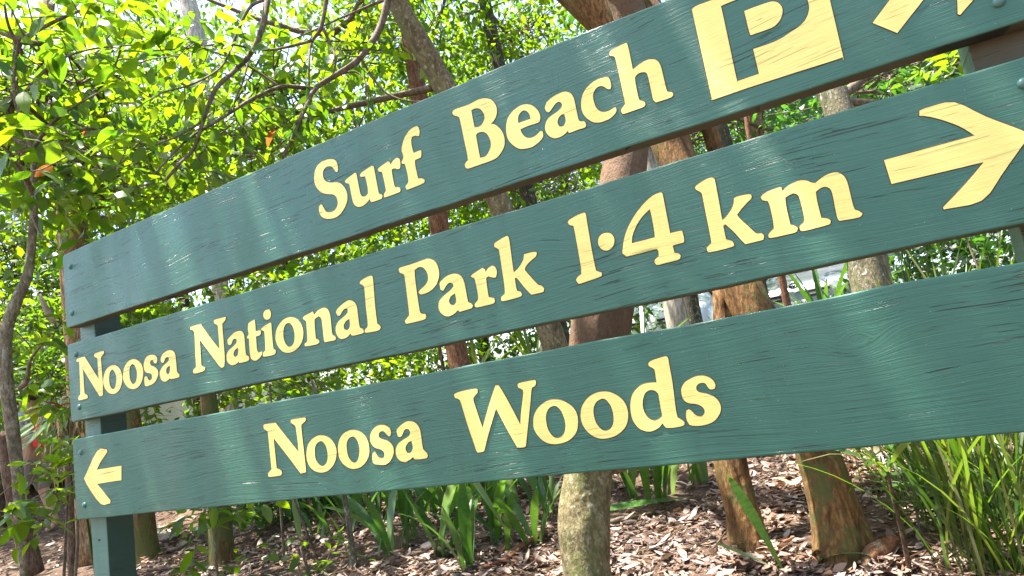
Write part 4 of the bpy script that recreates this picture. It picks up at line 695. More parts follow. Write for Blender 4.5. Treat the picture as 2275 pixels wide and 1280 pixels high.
shrub('shrub', 'shrub with long drooping leaves left of the middle board', [(110, 830, 4.6, .16, 5), (140, 780, 4.7, .14, 4), (40, 870, 4.5, .10, 3), (140, 880, 4.6, .10, 4), (165, 720, 4.8, .12, 4)], .12, 'leaf_mid', 32)
shrub('shrub', 'small bush whose green leaves hide the short mossy trunk', [(480, 1150, 4.2, .10, 4), (450, 1120, 4.3, .10, 4), (510, 1130, 4.2, .10, 3), (475, 1190, 4.2, .08, 2)], .115, seed=33)
shrub('seedling_shrub', 'low seedling with pointed leaves on the litter under the word Noosa', [(705, 1250, 4.1, .10, 4), (740, 1225, 4.1, .09, 3), (660, 1240, 4.15, .08, 3)], .085, seed=34)
shrub('seedling_shrub', 'low green seedling on the litter right of the left signpost', [(420, 1262, 4.6, .12, 4), (455, 1272, 4.5, .08, 3)], .08, seed=35)
shrub('shrub', 'bright yellow-green bush showing in the lower gap under National', [(620, 850, 4.9, .16, 6), (700, 840, 5.0, .16, 6), (560, 890, 4.9, .14, 5), (770, 830, 5.2, .16, 5)], .105, seed=36)
shrub('shrub', 'leafy bush showing in the upper gap above National', [(570, 620, 4.9, .14, 5), (640, 600, 5.0, .14, 5), (720, 570, 5.1, .16, 5), (330, 700, 5.2, .16, 5)], .105, seed=37)
shrub('shrub', 'dense bush behind the left of the sign, filling the lower gap', [(360, 900, 7.2, .35, 26), (480, 880, 7.4, .35, 26), (860, 800, 7.0, .4, 30), (930, 820, 6.8, .3, 20), (300, 720, 7.4, .35, 24), (420, 690, 7.6, .35, 24), (600, 870, 7.2, .4, 36), (740, 840, 7.2, .4, 36), (600, 640, 7.6, .4, 30), (740, 600, 8.0, .5, 36), (900, 540, 8.2, .5, 36), (1040, 480, 8.4, .5, 36), (820, 820, 8.0, .45, 36)], .11, 'leaf_mid', 38, False)
shrub('shrub', 'dense bush filling the background left of the signpost', [(20, 760, 8.6, .5, 40), (90, 830, 8.2, .3, 40), (20, 990, 10.4, .4, 30), (150, 960, 8.0, .25, 30), (-40, 860, 8.6, .5, 40), (90, 700, 9, .5, 36)], .10, 'leaf_far', 39, False)
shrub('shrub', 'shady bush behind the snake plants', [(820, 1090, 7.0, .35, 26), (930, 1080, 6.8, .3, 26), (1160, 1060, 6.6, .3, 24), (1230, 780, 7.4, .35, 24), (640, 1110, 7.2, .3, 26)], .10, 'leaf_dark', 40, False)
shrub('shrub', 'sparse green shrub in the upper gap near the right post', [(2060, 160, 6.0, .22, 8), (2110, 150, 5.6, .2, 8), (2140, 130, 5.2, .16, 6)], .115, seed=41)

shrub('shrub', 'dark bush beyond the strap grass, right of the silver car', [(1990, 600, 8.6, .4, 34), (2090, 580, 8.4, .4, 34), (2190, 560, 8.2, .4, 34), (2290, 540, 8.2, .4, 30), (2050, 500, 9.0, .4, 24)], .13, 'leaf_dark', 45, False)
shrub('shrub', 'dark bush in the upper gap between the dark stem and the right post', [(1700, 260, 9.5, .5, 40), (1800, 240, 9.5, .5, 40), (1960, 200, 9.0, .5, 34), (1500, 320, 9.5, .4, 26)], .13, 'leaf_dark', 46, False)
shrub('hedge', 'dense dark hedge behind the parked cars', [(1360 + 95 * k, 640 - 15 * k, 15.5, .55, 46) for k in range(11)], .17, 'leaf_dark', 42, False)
shrub('shrub', 'bushy growth at the roadside in the gap left of the mossy trunk', [(900, 830, 8.2, .35, 30), (1000, 800, 8.4, .35, 30), (1100, 790, 8.2, .35, 30), (1200, 760, 8.4, .3, 26), (1420, 700, 8.6, .22, 12)], .12, 'leaf_mid', 43, False)
shrub('shrub', 'low shady growth behind the snake plants, left of the brown trunk', [(560, 1130, 6.0, .25, 24), (640, 1120, 6.2, .25, 24), (760, 1110, 6.2, .25, 24), (880, 1100, 6.2, .25, 24), (1000, 1090, 6.2, .25, 22), (1180, 1070, 6.0, .25, 18)], .10, 'leaf_dark', 44, False)

# ---------------------------------------------------------------- strap-leaved and sword-leaved plants
def blade(bend, n=9, wmax=1.0, base=.35, twist=.5, fold=.25, pw=.6, wid_at=.4):
    V = []; T = []; 
    for i in range(n + 1):
        t = i / n; a = bend * t ** 1.6; z = math.sin(1.5708 - a * .5) * t; x = bend * .55 * t * t
        w_ = .5 * wmax * (base + (1 - base) * min(1, t / wid_at)) * (1 - t ** 3) ** pw; tw_ = twist * t
        for s in (-1, 0, 1): V.append((x + s * w_ * math.sin(tw_), s * w_ * math.cos(tw_), z + (0 if s else -fold * w_)))
    for i in range(n):
        a = 3 * i; T += [(a, a + 1, a + 4), (a, a + 4, a + 3), (a + 1, a + 2, a + 5), (a + 1, a + 5, a + 4)]
    return np_mesh('leaf', V, T)
STRAP = [blade(b_, 10, .0125, .5, tw_, .3) for b_, tw_ in ((.25, .4), (.5, .9), (.8, -.6), (1.15, .5), (1.5, 1.0), (.35, -1.0))]
SWORD = [blade(b_, 12, .15, .2, tw_, .35, .7, .62) for b_, tw_ in ((.12, .5), (.3, -.6), (.5, .9), (.9, .3), (.2, 1.4))]
SPIKE = [blade(b_, 7, .075, .8, .2, .4, .9) for b_ in (.1, .3, .5)]
def blade_at(root, p, az, lean, L, wid, me, mat):
    o = bpy.data.objects.new('leaf', mesh_with(me, mat)); COL.objects.link(o); o.parent = root
    o.matrix_local = Matrix.Translation(Vector(p) - root.location) @ Euler((0, lean, az)).to_matrix().to_4x4() @ Matrix.Diagonal((L, L * wid, L, 1)); return o
def clump(name, label, cat, p, n, L, shapes, mat, rs, spread=.06, lean=(.05, .5), wid=1.0, group=None, az=None):
    root = empty(name, tuple(p), label, cat, group)
    for k in range(n):
        a = rs.uniform(0, 6.283) if az is None else rs.uniform(*az)
        q_ = np.asarray(p) + [spread * rs.normal(), spread * rs.normal(), 0]; q_[2] = float(gz(q_[0], q_[1])) - .02
        blade_at(root, q_, a, rs.uniform(*lean) * (1.9 if mat == 'snake' and rs.random() < .15 else 1), L * rs.uniform(.6, 1.15), wid * rs.uniform(.75, 1.25), shapes[rs.integers(len(shapes))], 'snake_pale' if mat == 'snake' and rs.random() < .16 else mat)
    return root
rs = np.random.default_rng(55)
SN = [(700, 1205, 3, .42, 'with two short leaves at the left of the row'), (775, 1190, 4, .5, 'behind the thin lichen stem'), (868, 1232, 5, .55, 'with broad mottled leaves under the word Noosa'), (905, 1205, 4, .5, 'just right of the mottled one'), (990, 1238, 5, .58, 'in the middle of the row'), (1045, 1265, 4, .5, 'with a long arching leaf near the reddish stick'), (1105, 1205, 5, .55, 'in front of the brown upright trunk'), (1175, 1215, 5, .56, 'touching the mossy trunk on its left'), (1210, 1150, 4, .55, 'hidden behind the mossy trunk'), (1400, 1110, 4, .5, 'right behind the mossy trunk'), (1465, 1115, 4, .52, 'with one leaf fallen over onto the litter'), (1540, 1080, 4, .5, 'farthest right, behind the slim orange trunk'), (640, 1150, 3, .5, 'at the far left of the row, in shade'), (1000, 1150, 6, .6, 'in the shaded back row, left'), (1120, 1130, 6, .6, 'in the shaded back row, right')]
SN = [(a_, b_, c_ + 3, d_ * 1.08, e_) for a_, b_, c_, d_, e_ in SN]
SN += [(580 + 66 * k, 1172 - 8 * (k % 3) - 5 * k, 11, .66, tx_) for k, tx_ in enumerate(['in deep shade, first of the back row', 'in deep shade, second of the back row', 'in deep shade behind the thin lichen stem', 'in deep shade, fourth of the back row', 'in deep shade, fifth of the back row', 'in deep shade left of the brown trunk', 'in deep shade at the foot of the brown trunk', 'in deep shade right of the brown trunk', 'in deep shade, last before the mossy trunk'])]
for px, py, n, L, tx in SN:
    p = gnd(px, py); clump('snake_plant', 'snake plant ' + tx, 'plant', p, n, L, SWORD, 'snake', rs, .045, (-.05, .42), 1.0, 'snake plants under the sign')
p = gnd(1742, 1272)
r_ = empty('snake_plant', tuple(p), 'young pale-edged snake plant between the two orange trunks', 'plant', 'snake plants under the sign')
blade_at(r_, p, R(165), .32, .46, 1.25, SWORD[0], 'snake'); blade_at(r_, p, R(215), .95, .34, 1.3, SWORD[0], 'snake_pale'); blade_at(r_, p + np.array([.1, .03, 0]), R(-20), .8, .28, 1.3, SWORD[3], 'snake_pale')
p = gnd(1545, 1120); r_ = empty('fallen_snake_leaf', tuple(p), 'dark green sword leaf lying flat on the litter', 'leaf'); o = blade_at(r_, p + np.array([0, 0, .04]), R(205), 1.50, .62, 1.2, SWORD[0], 'snake')
# strap grass on the right
GR = [(2000, 1120, 13, .7, 'behind the cordyline, at the left of the grass'), (2095, 1180, 22, .95, 'in the middle of the grass'), (2180, 1130, 40, 1.15, 'tall and upright near the right post'), (2250, 1190, 40, 1.2, 'tallest at the right edge'), (2200, 1275, 34, 1.0, 'closest to the viewer at the lower right'), (2290, 1275, 26, 1.0, 'cut off by the lower right corner'), (2080, 1060, 30, 1.2, 'farther back, showing in the gap under the arrow'), (2260, 1050, 34, 1.25, 'farther back at the right edge')]
for px, py, n, L, tx in GR:
    clump('strap_grass', 'clump of long strap grass ' + tx, 'plant', gnd(px, py), int(n * 1.6), L, STRAP, 'strap', rs, .085, (-.1, .42), 1.15, 'strap grass on the right')
# sword-leaved rosettes and fan palms showing in the gaps
for px, py, hd, n, L, mt, tx in [(1838, 735, 5.2, 20, .62, 'snake', 'spiky dark rosette in front of the silver car'), (1435, 790, 5.0, 9, .62, 'snake', 'broad-leaved rosette right of the mossy trunk'), (1640, 780, 4.9, 7, .62, 'snake', 'narrow-leaved rosette between the dark stem and orange trunk'), (1190, 830, 5.6, 16, .6, 'strap', 'arching green rosette in the gap left of the mossy trunk'), (1060, 840, 5.9, 16, .6, 'strap', 'arching green rosette right of the brown upright trunk')]:
    p = at(px, py, hd); zg = float(gz(p[0], p[1])); root = empty('rosette_plant', (p[0], p[1], zg), tx, 'plant', 'rosette plants behind the sign')
    child(link('stem', tube_mesh('stem', [(p[0], p[1], zg - .05), (p[0], p[1], (zg + p[2]) / 2), tuple(p)], [.035, .03, .03], 8, .1, 1, 3), M['bark_brown']), root)
    for k in range(n): blade_at(root, p, rs.uniform(0, 6.28), rs.uniform(.05, 1.15), L * rs.uniform(.7, 1.1), .9, SPIKE[rs.integers(3)], mt)
def fan(root, p, axis_, up, L, n=18, mat='fan', spread=2.4):
    f_ = frame(axis_, up); fr = bpy.data.objects.new('frond', None); COL.objects.link(fr); fr.parent = root; fr.location = Vector(p) - root.location
    for k in range(n):
        a = (k / (n - 1) - .5) * spread; d = f_ @ Vector((math.cos(a), math.sin(a), .12 * math.cos(3 * a)))
        me = mesh_with(STRAP[k % 3], mat); o = bpy.data.objects.new('leaflet', me); COL.objects.link(o); o.parent = fr
        z_ = d.normalized(); y_ = z_.cross(f_ @ Vector((0, 0, 1))).normalized(); x_ = y_.cross(z_); m_ = Matrix.Identity(3); m_.col[0] = x_; m_.col[1] = y_; m_.col[2] = z_
        l_ = L * (1 - .25 * abs(a)) ; o.matrix_local = m_.to_4x4() @ Matrix.Diagonal((l_ * .6, l_ * 4.2, l_, 1))
def fan_palm(label, base, fronds):
    root = empty('fan_palm', tuple(base), label, 'palm')
    for tip, ax_, L in fronds:
        md = (np.asarray(base) + tip) / 2 + [0, 0, .08]
        child(link('stalk', tube_mesh('stalk', [base, md, tip], [.008, .007, .005], 6, 0, 0, 4), M['strap']), root); fan(root, tip, ax_, (0.1, -.3, 1), L)
b = gnd(2160, 1090)
fan_palm('young fan palm with a pale sunlit frond beside the thick leaning trunk', b, [(at(2140, 1035, 3.75), (-1, -.35, -.28), .5), (at(2150, 1010, 3.9), (-.3, -.9, -.5), .42), (at(2200, 1080, 3.7), (.8, -.4, -.2), .4)])
b = at(2010, 640, 6.2); b[2] = float(gz(b[0], b[1]))
fan_palm('dark fan palm in shade right of the mossy orange trunk', b, [(at(2010, 590, 6.2), (-.9, -.3, .1), .6), (at(2060, 560, 6.2), (.6, -.3, .5), .6), (at(2000, 570, 6.3), (-.2, -.2, 1), .55)])
b = at(200, 1000, 6.0); b[2] = float(gz(b[0], b[1]))
fan_palm('drooping palm left of the signpost under the shrub leaves', b, [(at(150, 900, 5.8), (-.3, -.5, -.8), .5), (at(150, 880, 5.9), (.1, -.6, -.8), .6)])
# cordyline seedling
b = gnd(2022, 1272); root = empty('cordyline', tuple(b), 'small cordyline with thin brown stem and drooping reddish green leaves', 'plant')
tp = at(1972, 1050, 3.0)
child(link('stem', tube_mesh('stem', [b - [0, 0, .03], at(2005, 1190, 3.05), at(1985, 1110, 3.02), tp], [.011, .009, .008, .006], 8, .1, 1, 4), M['bark_brown']), root)
for k in range(7): blade_at(root, tp, k * .9, rs.uniform(.3, 1.0), .26, .8, SWORD[2 + k % 2], ['strap', 'snake', 'strap'][k % 3])
# dry hanging thatch at far left behind the shrub
L = []; rs2 = np.random.default_rng(5)
for k in range(300):
    px = rs2.uniform(108, 205); p = at(px, rs2.uniform(870, 990), rs2.uniform(5.4, 6.2)); L.append((p, rs2))
pos = np.array([l[0] for l in L]); n = len(pos)
v, t_ = leaf_arrays(pos, rs2.normal(size=(n, 3)) * .25 + [0, 0, -1], rs2.normal(size=(n, 3)) + [.3, -1, 0], rs2.uniform(.2, .42, n), .03, .02, .05)
b = at(150, 1100, 5.8); b[2] = float(gz(b[0], b[1])); root = empty('dry_palm', tuple(b), 'skirt of dry brown palm leaves hanging left of the signpost', 'palm')
child(link('trunk', tube_mesh('trunk', [b - [0, 0, .05], at(150, 980, 5.9), at(145, 880, 5.9)], [.03, .025, .02], 12, .1, 3, 4), M['bark_brown']), root)
tag(child(link('thatch', np_mesh('thatch', v, t_), M['thatch']), root), kind='stuff')

# ---------------------------------------------------------------- forest floor
rs = np.random.default_rng(11); N = 130000
x_ = np.where(rs.uniform(size=N) < .72, rs.uniform(-3.2, 4.3, N), rs.uniform(-10, 4.6, N)); y_ = 0.55 + (7.1) * rs.uniform(0, 1, N) ** 1.35
pos = np.column_stack([x_, y_, gz(x_, y_) + rs.uniform(0.002, 0.022, N)])
thin = np.sin(2.1 * x_ + 1.3 * np.sin(1.7 * y_)) * np.sin(2.7 * y_ + 1.1 * np.sin(2.3 * x_)) + rs.normal(0, .35, N) > .45     # leaves lie in drifts, with barer soil between
src_ = rs.choice(np.where(~thin)[0], int(thin.sum())); pos[thin, :2] = pos[src_, :2] + rs.normal(0, .05, (int(thin.sum()), 2)); pos[thin, 2] = gz(pos[thin, 0], pos[thin, 1]) + rs.uniform(.01, .035, int(thin.sum()))
az = rs.uniform(0, 6.283, N)
tip = np.column_stack([np.cos(az), np.sin(az), rs.normal(0, .22, N)]); nrm = rs.normal(size=(N, 3)) * .38 + [0, 0, 1]
for (px, py), r0, m0 in (((1885, 1262), .14, 700), ((1672, 1244), .10, 600), ((494, 1258), .12, 300), ((322, 1248), .14, 300)):
    c_ = gnd(px, py); k_ = slice(m0 * 7 + px, m0 * 8 + px); m_ = m0; a_ = rs.uniform(0, 6.283, m_); q_ = r0 * (1 + np.abs(rs.normal(0, .45, m_)))
    pos[k_] = np.column_stack([c_[0] + q_ * np.cos(a_), c_[1] + q_ * np.sin(a_), gz(c_[0] + q_ * np.cos(a_), c_[1] + q_ * np.sin(a_)) + .05 * np.exp(-(q_ / r0 - 1) * 2.5)])
v, t_ = leaf_arrays(pos, tip, nrm, rs.uniform(.014, .036, N) * rs.choice([.7, 1, 1, 1.5, 2.4, 3.0], N), rs.uniform(.10, .46, N), rs.uniform(-.1, .16), -.10)
tag(link('leaf_litter', np_mesh('leaf_litter', v, t_), M['litter']), 'dry brown leaf litter covering the ground', 'leaf litter', kind='stuff')
tw = []
for k in range(520):
    x0, y0 = rs.uniform(-4, 4.2), rs.uniform(.7, 6.0); a = rs.uniform(0, 6.283); l_ = rs.uniform(.06, .32); q_ = []
    for j in range(4): xx, yy = x0 + math.cos(a) * l_ * j / 3 + rs.normal() * .008, y0 + math.sin(a) * l_ * j / 3 + rs.normal() * .008; q_.append((xx, yy, float(gz(xx, yy)) + .02 + .012 * rs.random()))
    tw.append(tube_arrays(np.array(q_), np.linspace(.0035, .0015, 4) * rs.uniform(.6, 1.5), 4))
v, t_ = join_arrays(tw); tag(link('twig_litter', np_mesh('twig_litter', v, t_), M['twig']), 'scattered thin dry twigs on the leaf litter', 'twigs', kind='stuff')
DRY = [broad_leaf(.34, -.35, .5, 21), broad_leaf(.42, .4, -.5, 22), broad_leaf(.28, -.15, .9, 23)]
for k in range(130):
    px, py = rs.uniform(560, 2000), rs.uniform(1060, 1279); p = gnd(px, py)
    if p[1] < .6 or p[1] > 6: continue
    a = rs.uniform(0, 6.283)
    o = bpy.data.objects.new('fallen_leaf', mesh_with(DRY[k % 3], 'litter')); COL.objects.link(o)
    o.matrix_world = Matrix.Translation((p[0], p[1], p[2] + .022)) @ frame((math.cos(a), math.sin(a), rs.normal() * .15), (rs.normal() * .3, rs.normal() * .3, 1)).to_4x4() @ Matrix.Scale(rs.uniform(.08, .13), 4)
    tag(o, 'large curled dry leaf lying on the litter', 'leaf', 'large dry leaves on the litter')
def stick(label, pl, w0, mat='bark_brown', lift=.02):
    P_ = [gnd(x, y) + [0, 0, lift + .015 * (i % 2)] for i, (x, y) in enumerate(pl)]
    r0 = radius_at(P_[0], w0)
    tag(link('fallen_stick', tube_mesh('stick', P_, [r0 * (1 - .5 * i / len(P_)) for i in range(len(P_))], 8, .12, len(pl), 5), M[mat]), label, 'stick')
stick('reddish brown stick lying below the snake plants', [(1215, 1192), (1170, 1222), (1120, 1255), (1070, 1278)], 14, 'bark_red')
stick('long thin bent branch lying on the litter left of the stems', [(330, 1276), (470, 1266), (540, 1240), (590, 1190), (640, 1155)], 7, 'bark_brown', .03)
stick('short pale stick right of the mossy trunk', [(1352, 1172), (1380, 1166), (1402, 1160)], 10, 'driftwood')
stick('thin curved twig on the sunlit litter between the trunks', [(1470, 1222), (1495, 1205), (1512, 1180)], 4, 'bark_red')
stick('thin brown twig by the slim orange trunk', [(1585, 1230), (1612, 1205), (1632, 1175)], 5, 'bark_brown')
# chunk of wood at the foot of the thick trunk
P_ = [gnd(1922, 1279) + np.array([0, 0, .02]), gnd(1945, 1262) + np.array([0, 0, .05]), gnd(1975, 1248) + np.array([0, 0, .06]), gnd(2004, 1238) + np.array([0, 0, .075])]
tag(link('wood_chunk', tube_mesh('wood_chunk', P_, [.012, .028, .034, .012], 7, .45, 4, 5), M['bark_red']), 'broken chunk of brown wood beside the thick leaning trunk', 'wood')
# curled palm sheaths by the left post
def sheath(label, pts, wd, curl, seed):
    q_ = catmull(pts, 6); n = len(q_); tan = unit(np.gradient(q_, axis=0)); V = []; T = []; k = 9
    for i in range(n):
        s = unit(np.cross(tan[i], [0, 0, 1.0])); u = np.cross(s, tan[i]); w_ = wd * (math.sin(math.pi * (i + .6) / (n + .2)) ** .6)
        for lay in (0, 1):
            for j in range(k):
                a = (j / (k - 1) - .5) * curl; rr = w_ / max(curl, .3) * 1.2 - lay * .006
                V.append(q_[i] + s * math.sin(a) * rr + u * (1 - math.cos(a)) * rr + u * lay * .004)
    W_ = 2 * k
    for i in range(n - 1):
        for lay in (0, 1):
            for j in range(k - 1):
                a = i * W_ + lay * k + j; T += [(a, a + 1, a + 1 + W_), (a, a + 1 + W_, a + W_)]
        for j in (0, k - 1):
            a = i * W_ + j; T += [(a, a + k, a + k + W_), (a, a + k + W_, a + W_)]
    return tag(link('palm_sheath', np_mesh('palm_sheath', V, T), M['driftwood']), label, 'bark')
g_ = lambda x, y, h: gnd(x, y) + np.array([0, 0, h])
sheath('curved grey palm sheath leaning against the brown streaked trunk', [g_(330, 1215, .16), g_(352, 1215, .08), g_(375, 1216, .04), g_(412, 1208, .08)], .16, 1.8, 1)
sheath('long pale grey sheath lying behind the curved one', [g_(338, 1185, .03), g_(375, 1180, .03), g_(412, 1165, .07)], .10, 1.6, 2)
sheath('small crumpled grey sheath in front of the others', [g_(378, 1232, .02), g_(400, 1230, .03), g_(422, 1218, .05)], .12, 2.2, 3)
pts = [at(84, 655, 6.4), at(96, 690, 6.4), at(112, 715, 6.4), at(122, 722, 6.4)]
sheath('curled dry frond sheath hanging in the leaves left of the top board', pts, .17, 1.7, 4)

# ---------------------------------------------------------------- cars parked behind
def m_paint(name, c, metal=0.0, rough=.22, coat=.5):
    t = NT(name); t.base(c, rough, None, .5, metal); t.p.inputs['Coat Weight'].default_value = coat; t.p.inputs['Coat Roughness'].default_value = .05; return t.m
M['silver'] = m_paint('silver_car_paint', (.25, .27, .29), .85, .32); M['white_car'] = m_paint('white_car_paint', (.78, .79, .78)); M['dark_car'] = m_paint('dark_car_paint', (.012, .014, .018), .0, .45, .12)
t = NT('car_glass'); M['glass'] = t.base((.04, .07, .10), .04, None, .8)
t = NT('black_plastic'); M['black'] = t.base((.012, .012, .013), .5)
t = NT('tyre_rubber'); M['tyre'] = t.base((.02, .02, .02), .85)
t = NT('chrome'); M['chrome'] = t.base((.75, .76, .78), .12, None, .5, 1.0)
t = NT('lamp_lens'); M['lens'] = t.base((.72, .75, .78), .08, None, .6); t.p.inputs['Coat Weight'].default_value = 1.0
t = NT('number_plate'); M['plate'] = t.base((.78, .77, .72), .5)
t = NT('plate_maroon'); M['maroon'] = t.base((.18, .012, .02), .5)
def hull():
    S = [(0.0, .24, .60, .50, .56, .60), (.06, .20, .74, .66, .66, .72), (.22, .19, .83, .76, .74, .80), (.6, .18, .92, .77, .82, .86), (1.05, .18, .99, .76, .90, .88), (1.22, .18, 1.02, .74, .93, .88), (1.55, .18, 1.24, .64, .96, .885), (1.95, .18, 1.45, .56, .97, .885), (2.6, .18, 1.49, .56, .98, .885), (3.3, .18, 1.46, .56, .98, .88), (3.8, .19, 1.25, .60, .97, .87), (4.25, .22, 1.0, .66, .92, .84), (4.42, .30, .82, .60, .74, .70)]
    V = []; T = []
    for y, zl, zt, wt, zb, wb in S:
        half = [(0, zt + .02), (wt * .6, zt + .012), (wt, zt - .03), (wb * .97, zb), (wb, (zb + zl) * .55), (wb * .95, zl + .04), (wb * .8, zl), (0, zl)]
        V += [(x, y, z) for x, z in half] + [(-x, y, z) for x, z in half[-2:0:-1]]
    k = 14
    for i in range(len(S) - 1):
        for j in range(k): a = i * k + j; b = i * k + (j + 1) % k; T += [(a, b, b + k, a + k)]
    bm = bmesh.new(); vs = [bm.verts.new(v) for v in V]
    for f in T: bm.faces.new([vs[i] for i in f])
    bm.faces.new(vs[:k]); bm.faces.new(vs[-k:])
    me = bm_mesh('body', bm, True); return me
HULL = hull()
def quad_patch(c, th=.008):
    bm = bmesh.new(); a = [bm.verts.new(p) for p in c]; f = bm.faces.new(a); r = bmesh.ops.extrude_face_region(bm, geom=[f]); n = f.normal.copy() if f.normal.length else Vector((0, -1, .5)); f.normal_update()
    bmesh.ops.translate(bm, vec=f.normal * th, verts=[v for v in r['geom'] if isinstance(v, bmesh.types.BMVert)]); return bm
def ring_mesh(name, rx, rz, r, flip=False):
    a = np.linspace(0, 2 * np.pi, 25); p = np.column_stack([np.cos(a) * rx, 0 * a, np.sin(a) * rz]); v, t_ = tube_arrays(p, np.full(25, r), 6); return np_mesh(name, v, t_)
def car(label, loc, rz, paint, emblem, plate_text, group='cars parked beyond the trees'):
    root = empty('parked_car', loc, label, 'car', group); root.rotation_euler = (0, 0, rz)
    def add(nm, bm, m_, par=root, sm=False): return link(nm, bm_mesh(nm, bm, sm), M[m_], par)
    me = HULL.copy(); me.materials.append(M[paint]); bd = link('body', me, None, root); sd = bd.modifiers.new('s', 'SUBSURF'); sd.levels = 2; sd.render_levels = 2
    add('windscreen', quad_patch([(-.66, 1.27, 1.05), (.66, 1.27, 1.05), (.53, 1.90, 1.435), (-.53, 1.90, 1.435)], .02), 'glass')
    for s in (-1, 1):
        add('side_window', quad_patch([(s * .86, 1.45, 1.0), (s * .87, 3.5, 1.02), (s * .62, 3.2, 1.40), (s * .62, 1.98, 1.40)], .012), 'glass')
        bm = bmesh.new(); bmesh.ops.create_uvsphere(bm, u_segments=16, v_segments=10, radius=1); bmesh.ops.scale(bm, vec=(.20, .16, .085), verts=bm.verts); bmesh.ops.rotate(bm, verts=bm.verts, cent=(0, 0, 0), matrix=Euler((.5, 0, -s * .55)).to_matrix()); bmesh.ops.translate(bm, vec=(s * .57, .13, .69), verts=bm.verts); h_ = add('headlight', bm, 'lens', root, True)
        bm = bmesh.new(); bmesh.ops.create_cone(bm, cap_ends=True, segments=16, radius1=.05, radius2=.05, depth=.02); bmesh.ops.rotate(bm, verts=bm.verts, cent=(0, 0, 0), matrix=Euler((1.57, 0, 0)).to_matrix()); bmesh.ops.translate(bm, vec=(s * .52, -.01, .68), verts=bm.verts); add('bulb_reflector', bm, 'chrome', h_)
        bm = bmesh.new(); add_box(bm, (s * .99, 1.45, 1.04), (.20, .10, .14), .04); mr = add('side_mirror', bm, paint, root, True)
        for y in (.82, 3.5):
            a = np.linspace(0, 2 * np.pi, 29); p = np.column_stack([0 * a + s * .78, y + np.cos(a) * .235, .315 + np.sin(a) * .235]); v, t_ = tube_arrays(p, np.full(29, .085), 8)
            wl = link('wheel', np_mesh('wheel', v, t_), M['tyre'], root)
            bm = bmesh.new(); bmesh.ops.create_cone(bm, cap_ends=True, segments=20, radius1=.2, radius2=.17, depth=.06); bmesh.ops.rotate(bm, verts=bm.verts, cent=(0, 0, 0), matrix=Euler((0, s * 1.5708, 0)).to_matrix()); bmesh.ops.translate(bm, vec=(s * .84, y, .315), verts=bm.verts); add('rim', bm, 'chrome', wl)
        bm = bmesh.new(); add_box(bm, (s * .27, -.005, .655), (.34, .03, .035), .008); add('grille_slot', bm, 'black')
        bm = bmesh.new(); add_box(bm, (s * .25, -.012, .60), (.30, .03, .03), .008); add('grille_slot', bm, 'black')
    bm = bmesh.new(); add_box(bm, (0, -.02, .33), (.8, .03, .12), .02); add('lower_intake', bm, 'black')
    if emblem:
        e = link('emblem', ring_mesh('emblem', .075, .052, .0075), M['chrome'], root); e.location = (0, -.012, .765); e.rotation_euler = (-.3, 0, 0)
        bm = bmesh.new(); bmesh.ops.create_cone(bm, cap_ends=True, segments=24, radius1=1, radius2=1, depth=.3); bmesh.ops.scale(bm, vec=(.074, .051, .02), verts=bm.verts); bmesh.ops.rotate(bm, verts=bm.verts, cent=(0, 0, 0), matrix=Euler((1.5708, 0, 0)).to_matrix()); k_ = add('emblem_backing', bm, 'black', e); k_.location = (0, .012, 0)
        e2 = link('emblem_ring', ring_mesh('emblem_ring', .024, .048, .006), M['chrome'], e); e2.location = (0, -.004, 0)
        e3 = link('emblem_ring', ring_mesh('emblem_ring', .058, .020, .006), M['chrome'], e); e3.location = (0, -.006, .026)
    bm = bmesh.new(); add_box(bm, (0, -.035, .49), (.37, .012, .125), .004); pl = add('number_plate', bm, 'plate')
    if plate_text:
        cu = bpy.data.curves.new('plate_text', 'FONT'); cu.body = plate_text; cu.size = .105; cu.align_x = 'CENTER'; cu.align_y = 'CENTER'; cu.extrude = .0008
        tmp = bpy.data.objects.new('tmp', cu); COL.objects.link(tmp); me = bpy.data.meshes.new_from_object(tmp.evaluated_get(bpy.context.evaluated_depsgraph_get())); bpy.data.objects.remove(tmp)
        me.materials.clear(); me.materials.append(M['maroon']); o = link('plate_lettering', me, None, pl); o.rotation_euler = (R(90), 0, 0); o.location = (0, -.0435, .49)
    return root
p = at(1760, 632, 9.9); car('silver parked car with round emblem seen between the trunks', (p[0] + .02, p[1], ROADZ + .004), R(-9), 'silver', True, '0 JBV')
p = at(1440, 690, 10.2); car('white parked car left of the silver one, behind the pale cream trunk', (p[0], p[1], ROADZ + .004), R(5), 'white_car', False, '')

# ---------------------------------------------------------------- house and passer-by at far left
t = NT('cream_render'); M['cream'] = t.base(t.ramp(t.noise(t.coord((1, 1, 1)), 3, 4), [(.3, (.62, .54, .40)), (.7, (.72, .65, .50))]), .9)
t = NT('grey_roof'); M['roof'] = t.base((.16, .16, .17), .7)
hb = at(20, 900, 21); hz = float(gz(hb[0], hb[1])); root = empty('house', (hb[0], hb[1], hz), 'pale cream house glimpsed through the leaves at far left', 'house'); root.rotation_euler = (0, 0, R(-65))
bm = bmesh.new(); add_box(bm, (0, 3, 1.2), (11, 6, 2.8), .02); link('wall', bm_mesh('wall', bm), M['cream'], root)
bm = bmesh.new(); vs = [bm.verts.new(c) for c in [(-6, -.5, 2.62), (6, -.5, 2.62), (6, 6.5, 2.62), (-6, 6.5, 2.62), (-3.5, 3, 3.6), (3.5, 3, 3.6)]]
for f in [(0, 1, 5, 4), (1, 2, 5), (2, 3, 4, 5), (3, 0, 4), (3, 2, 1, 0)]: bm.faces.new([vs[i] for i in f])
link('roof', bm_mesh('roof', bm), M['roof'], root)
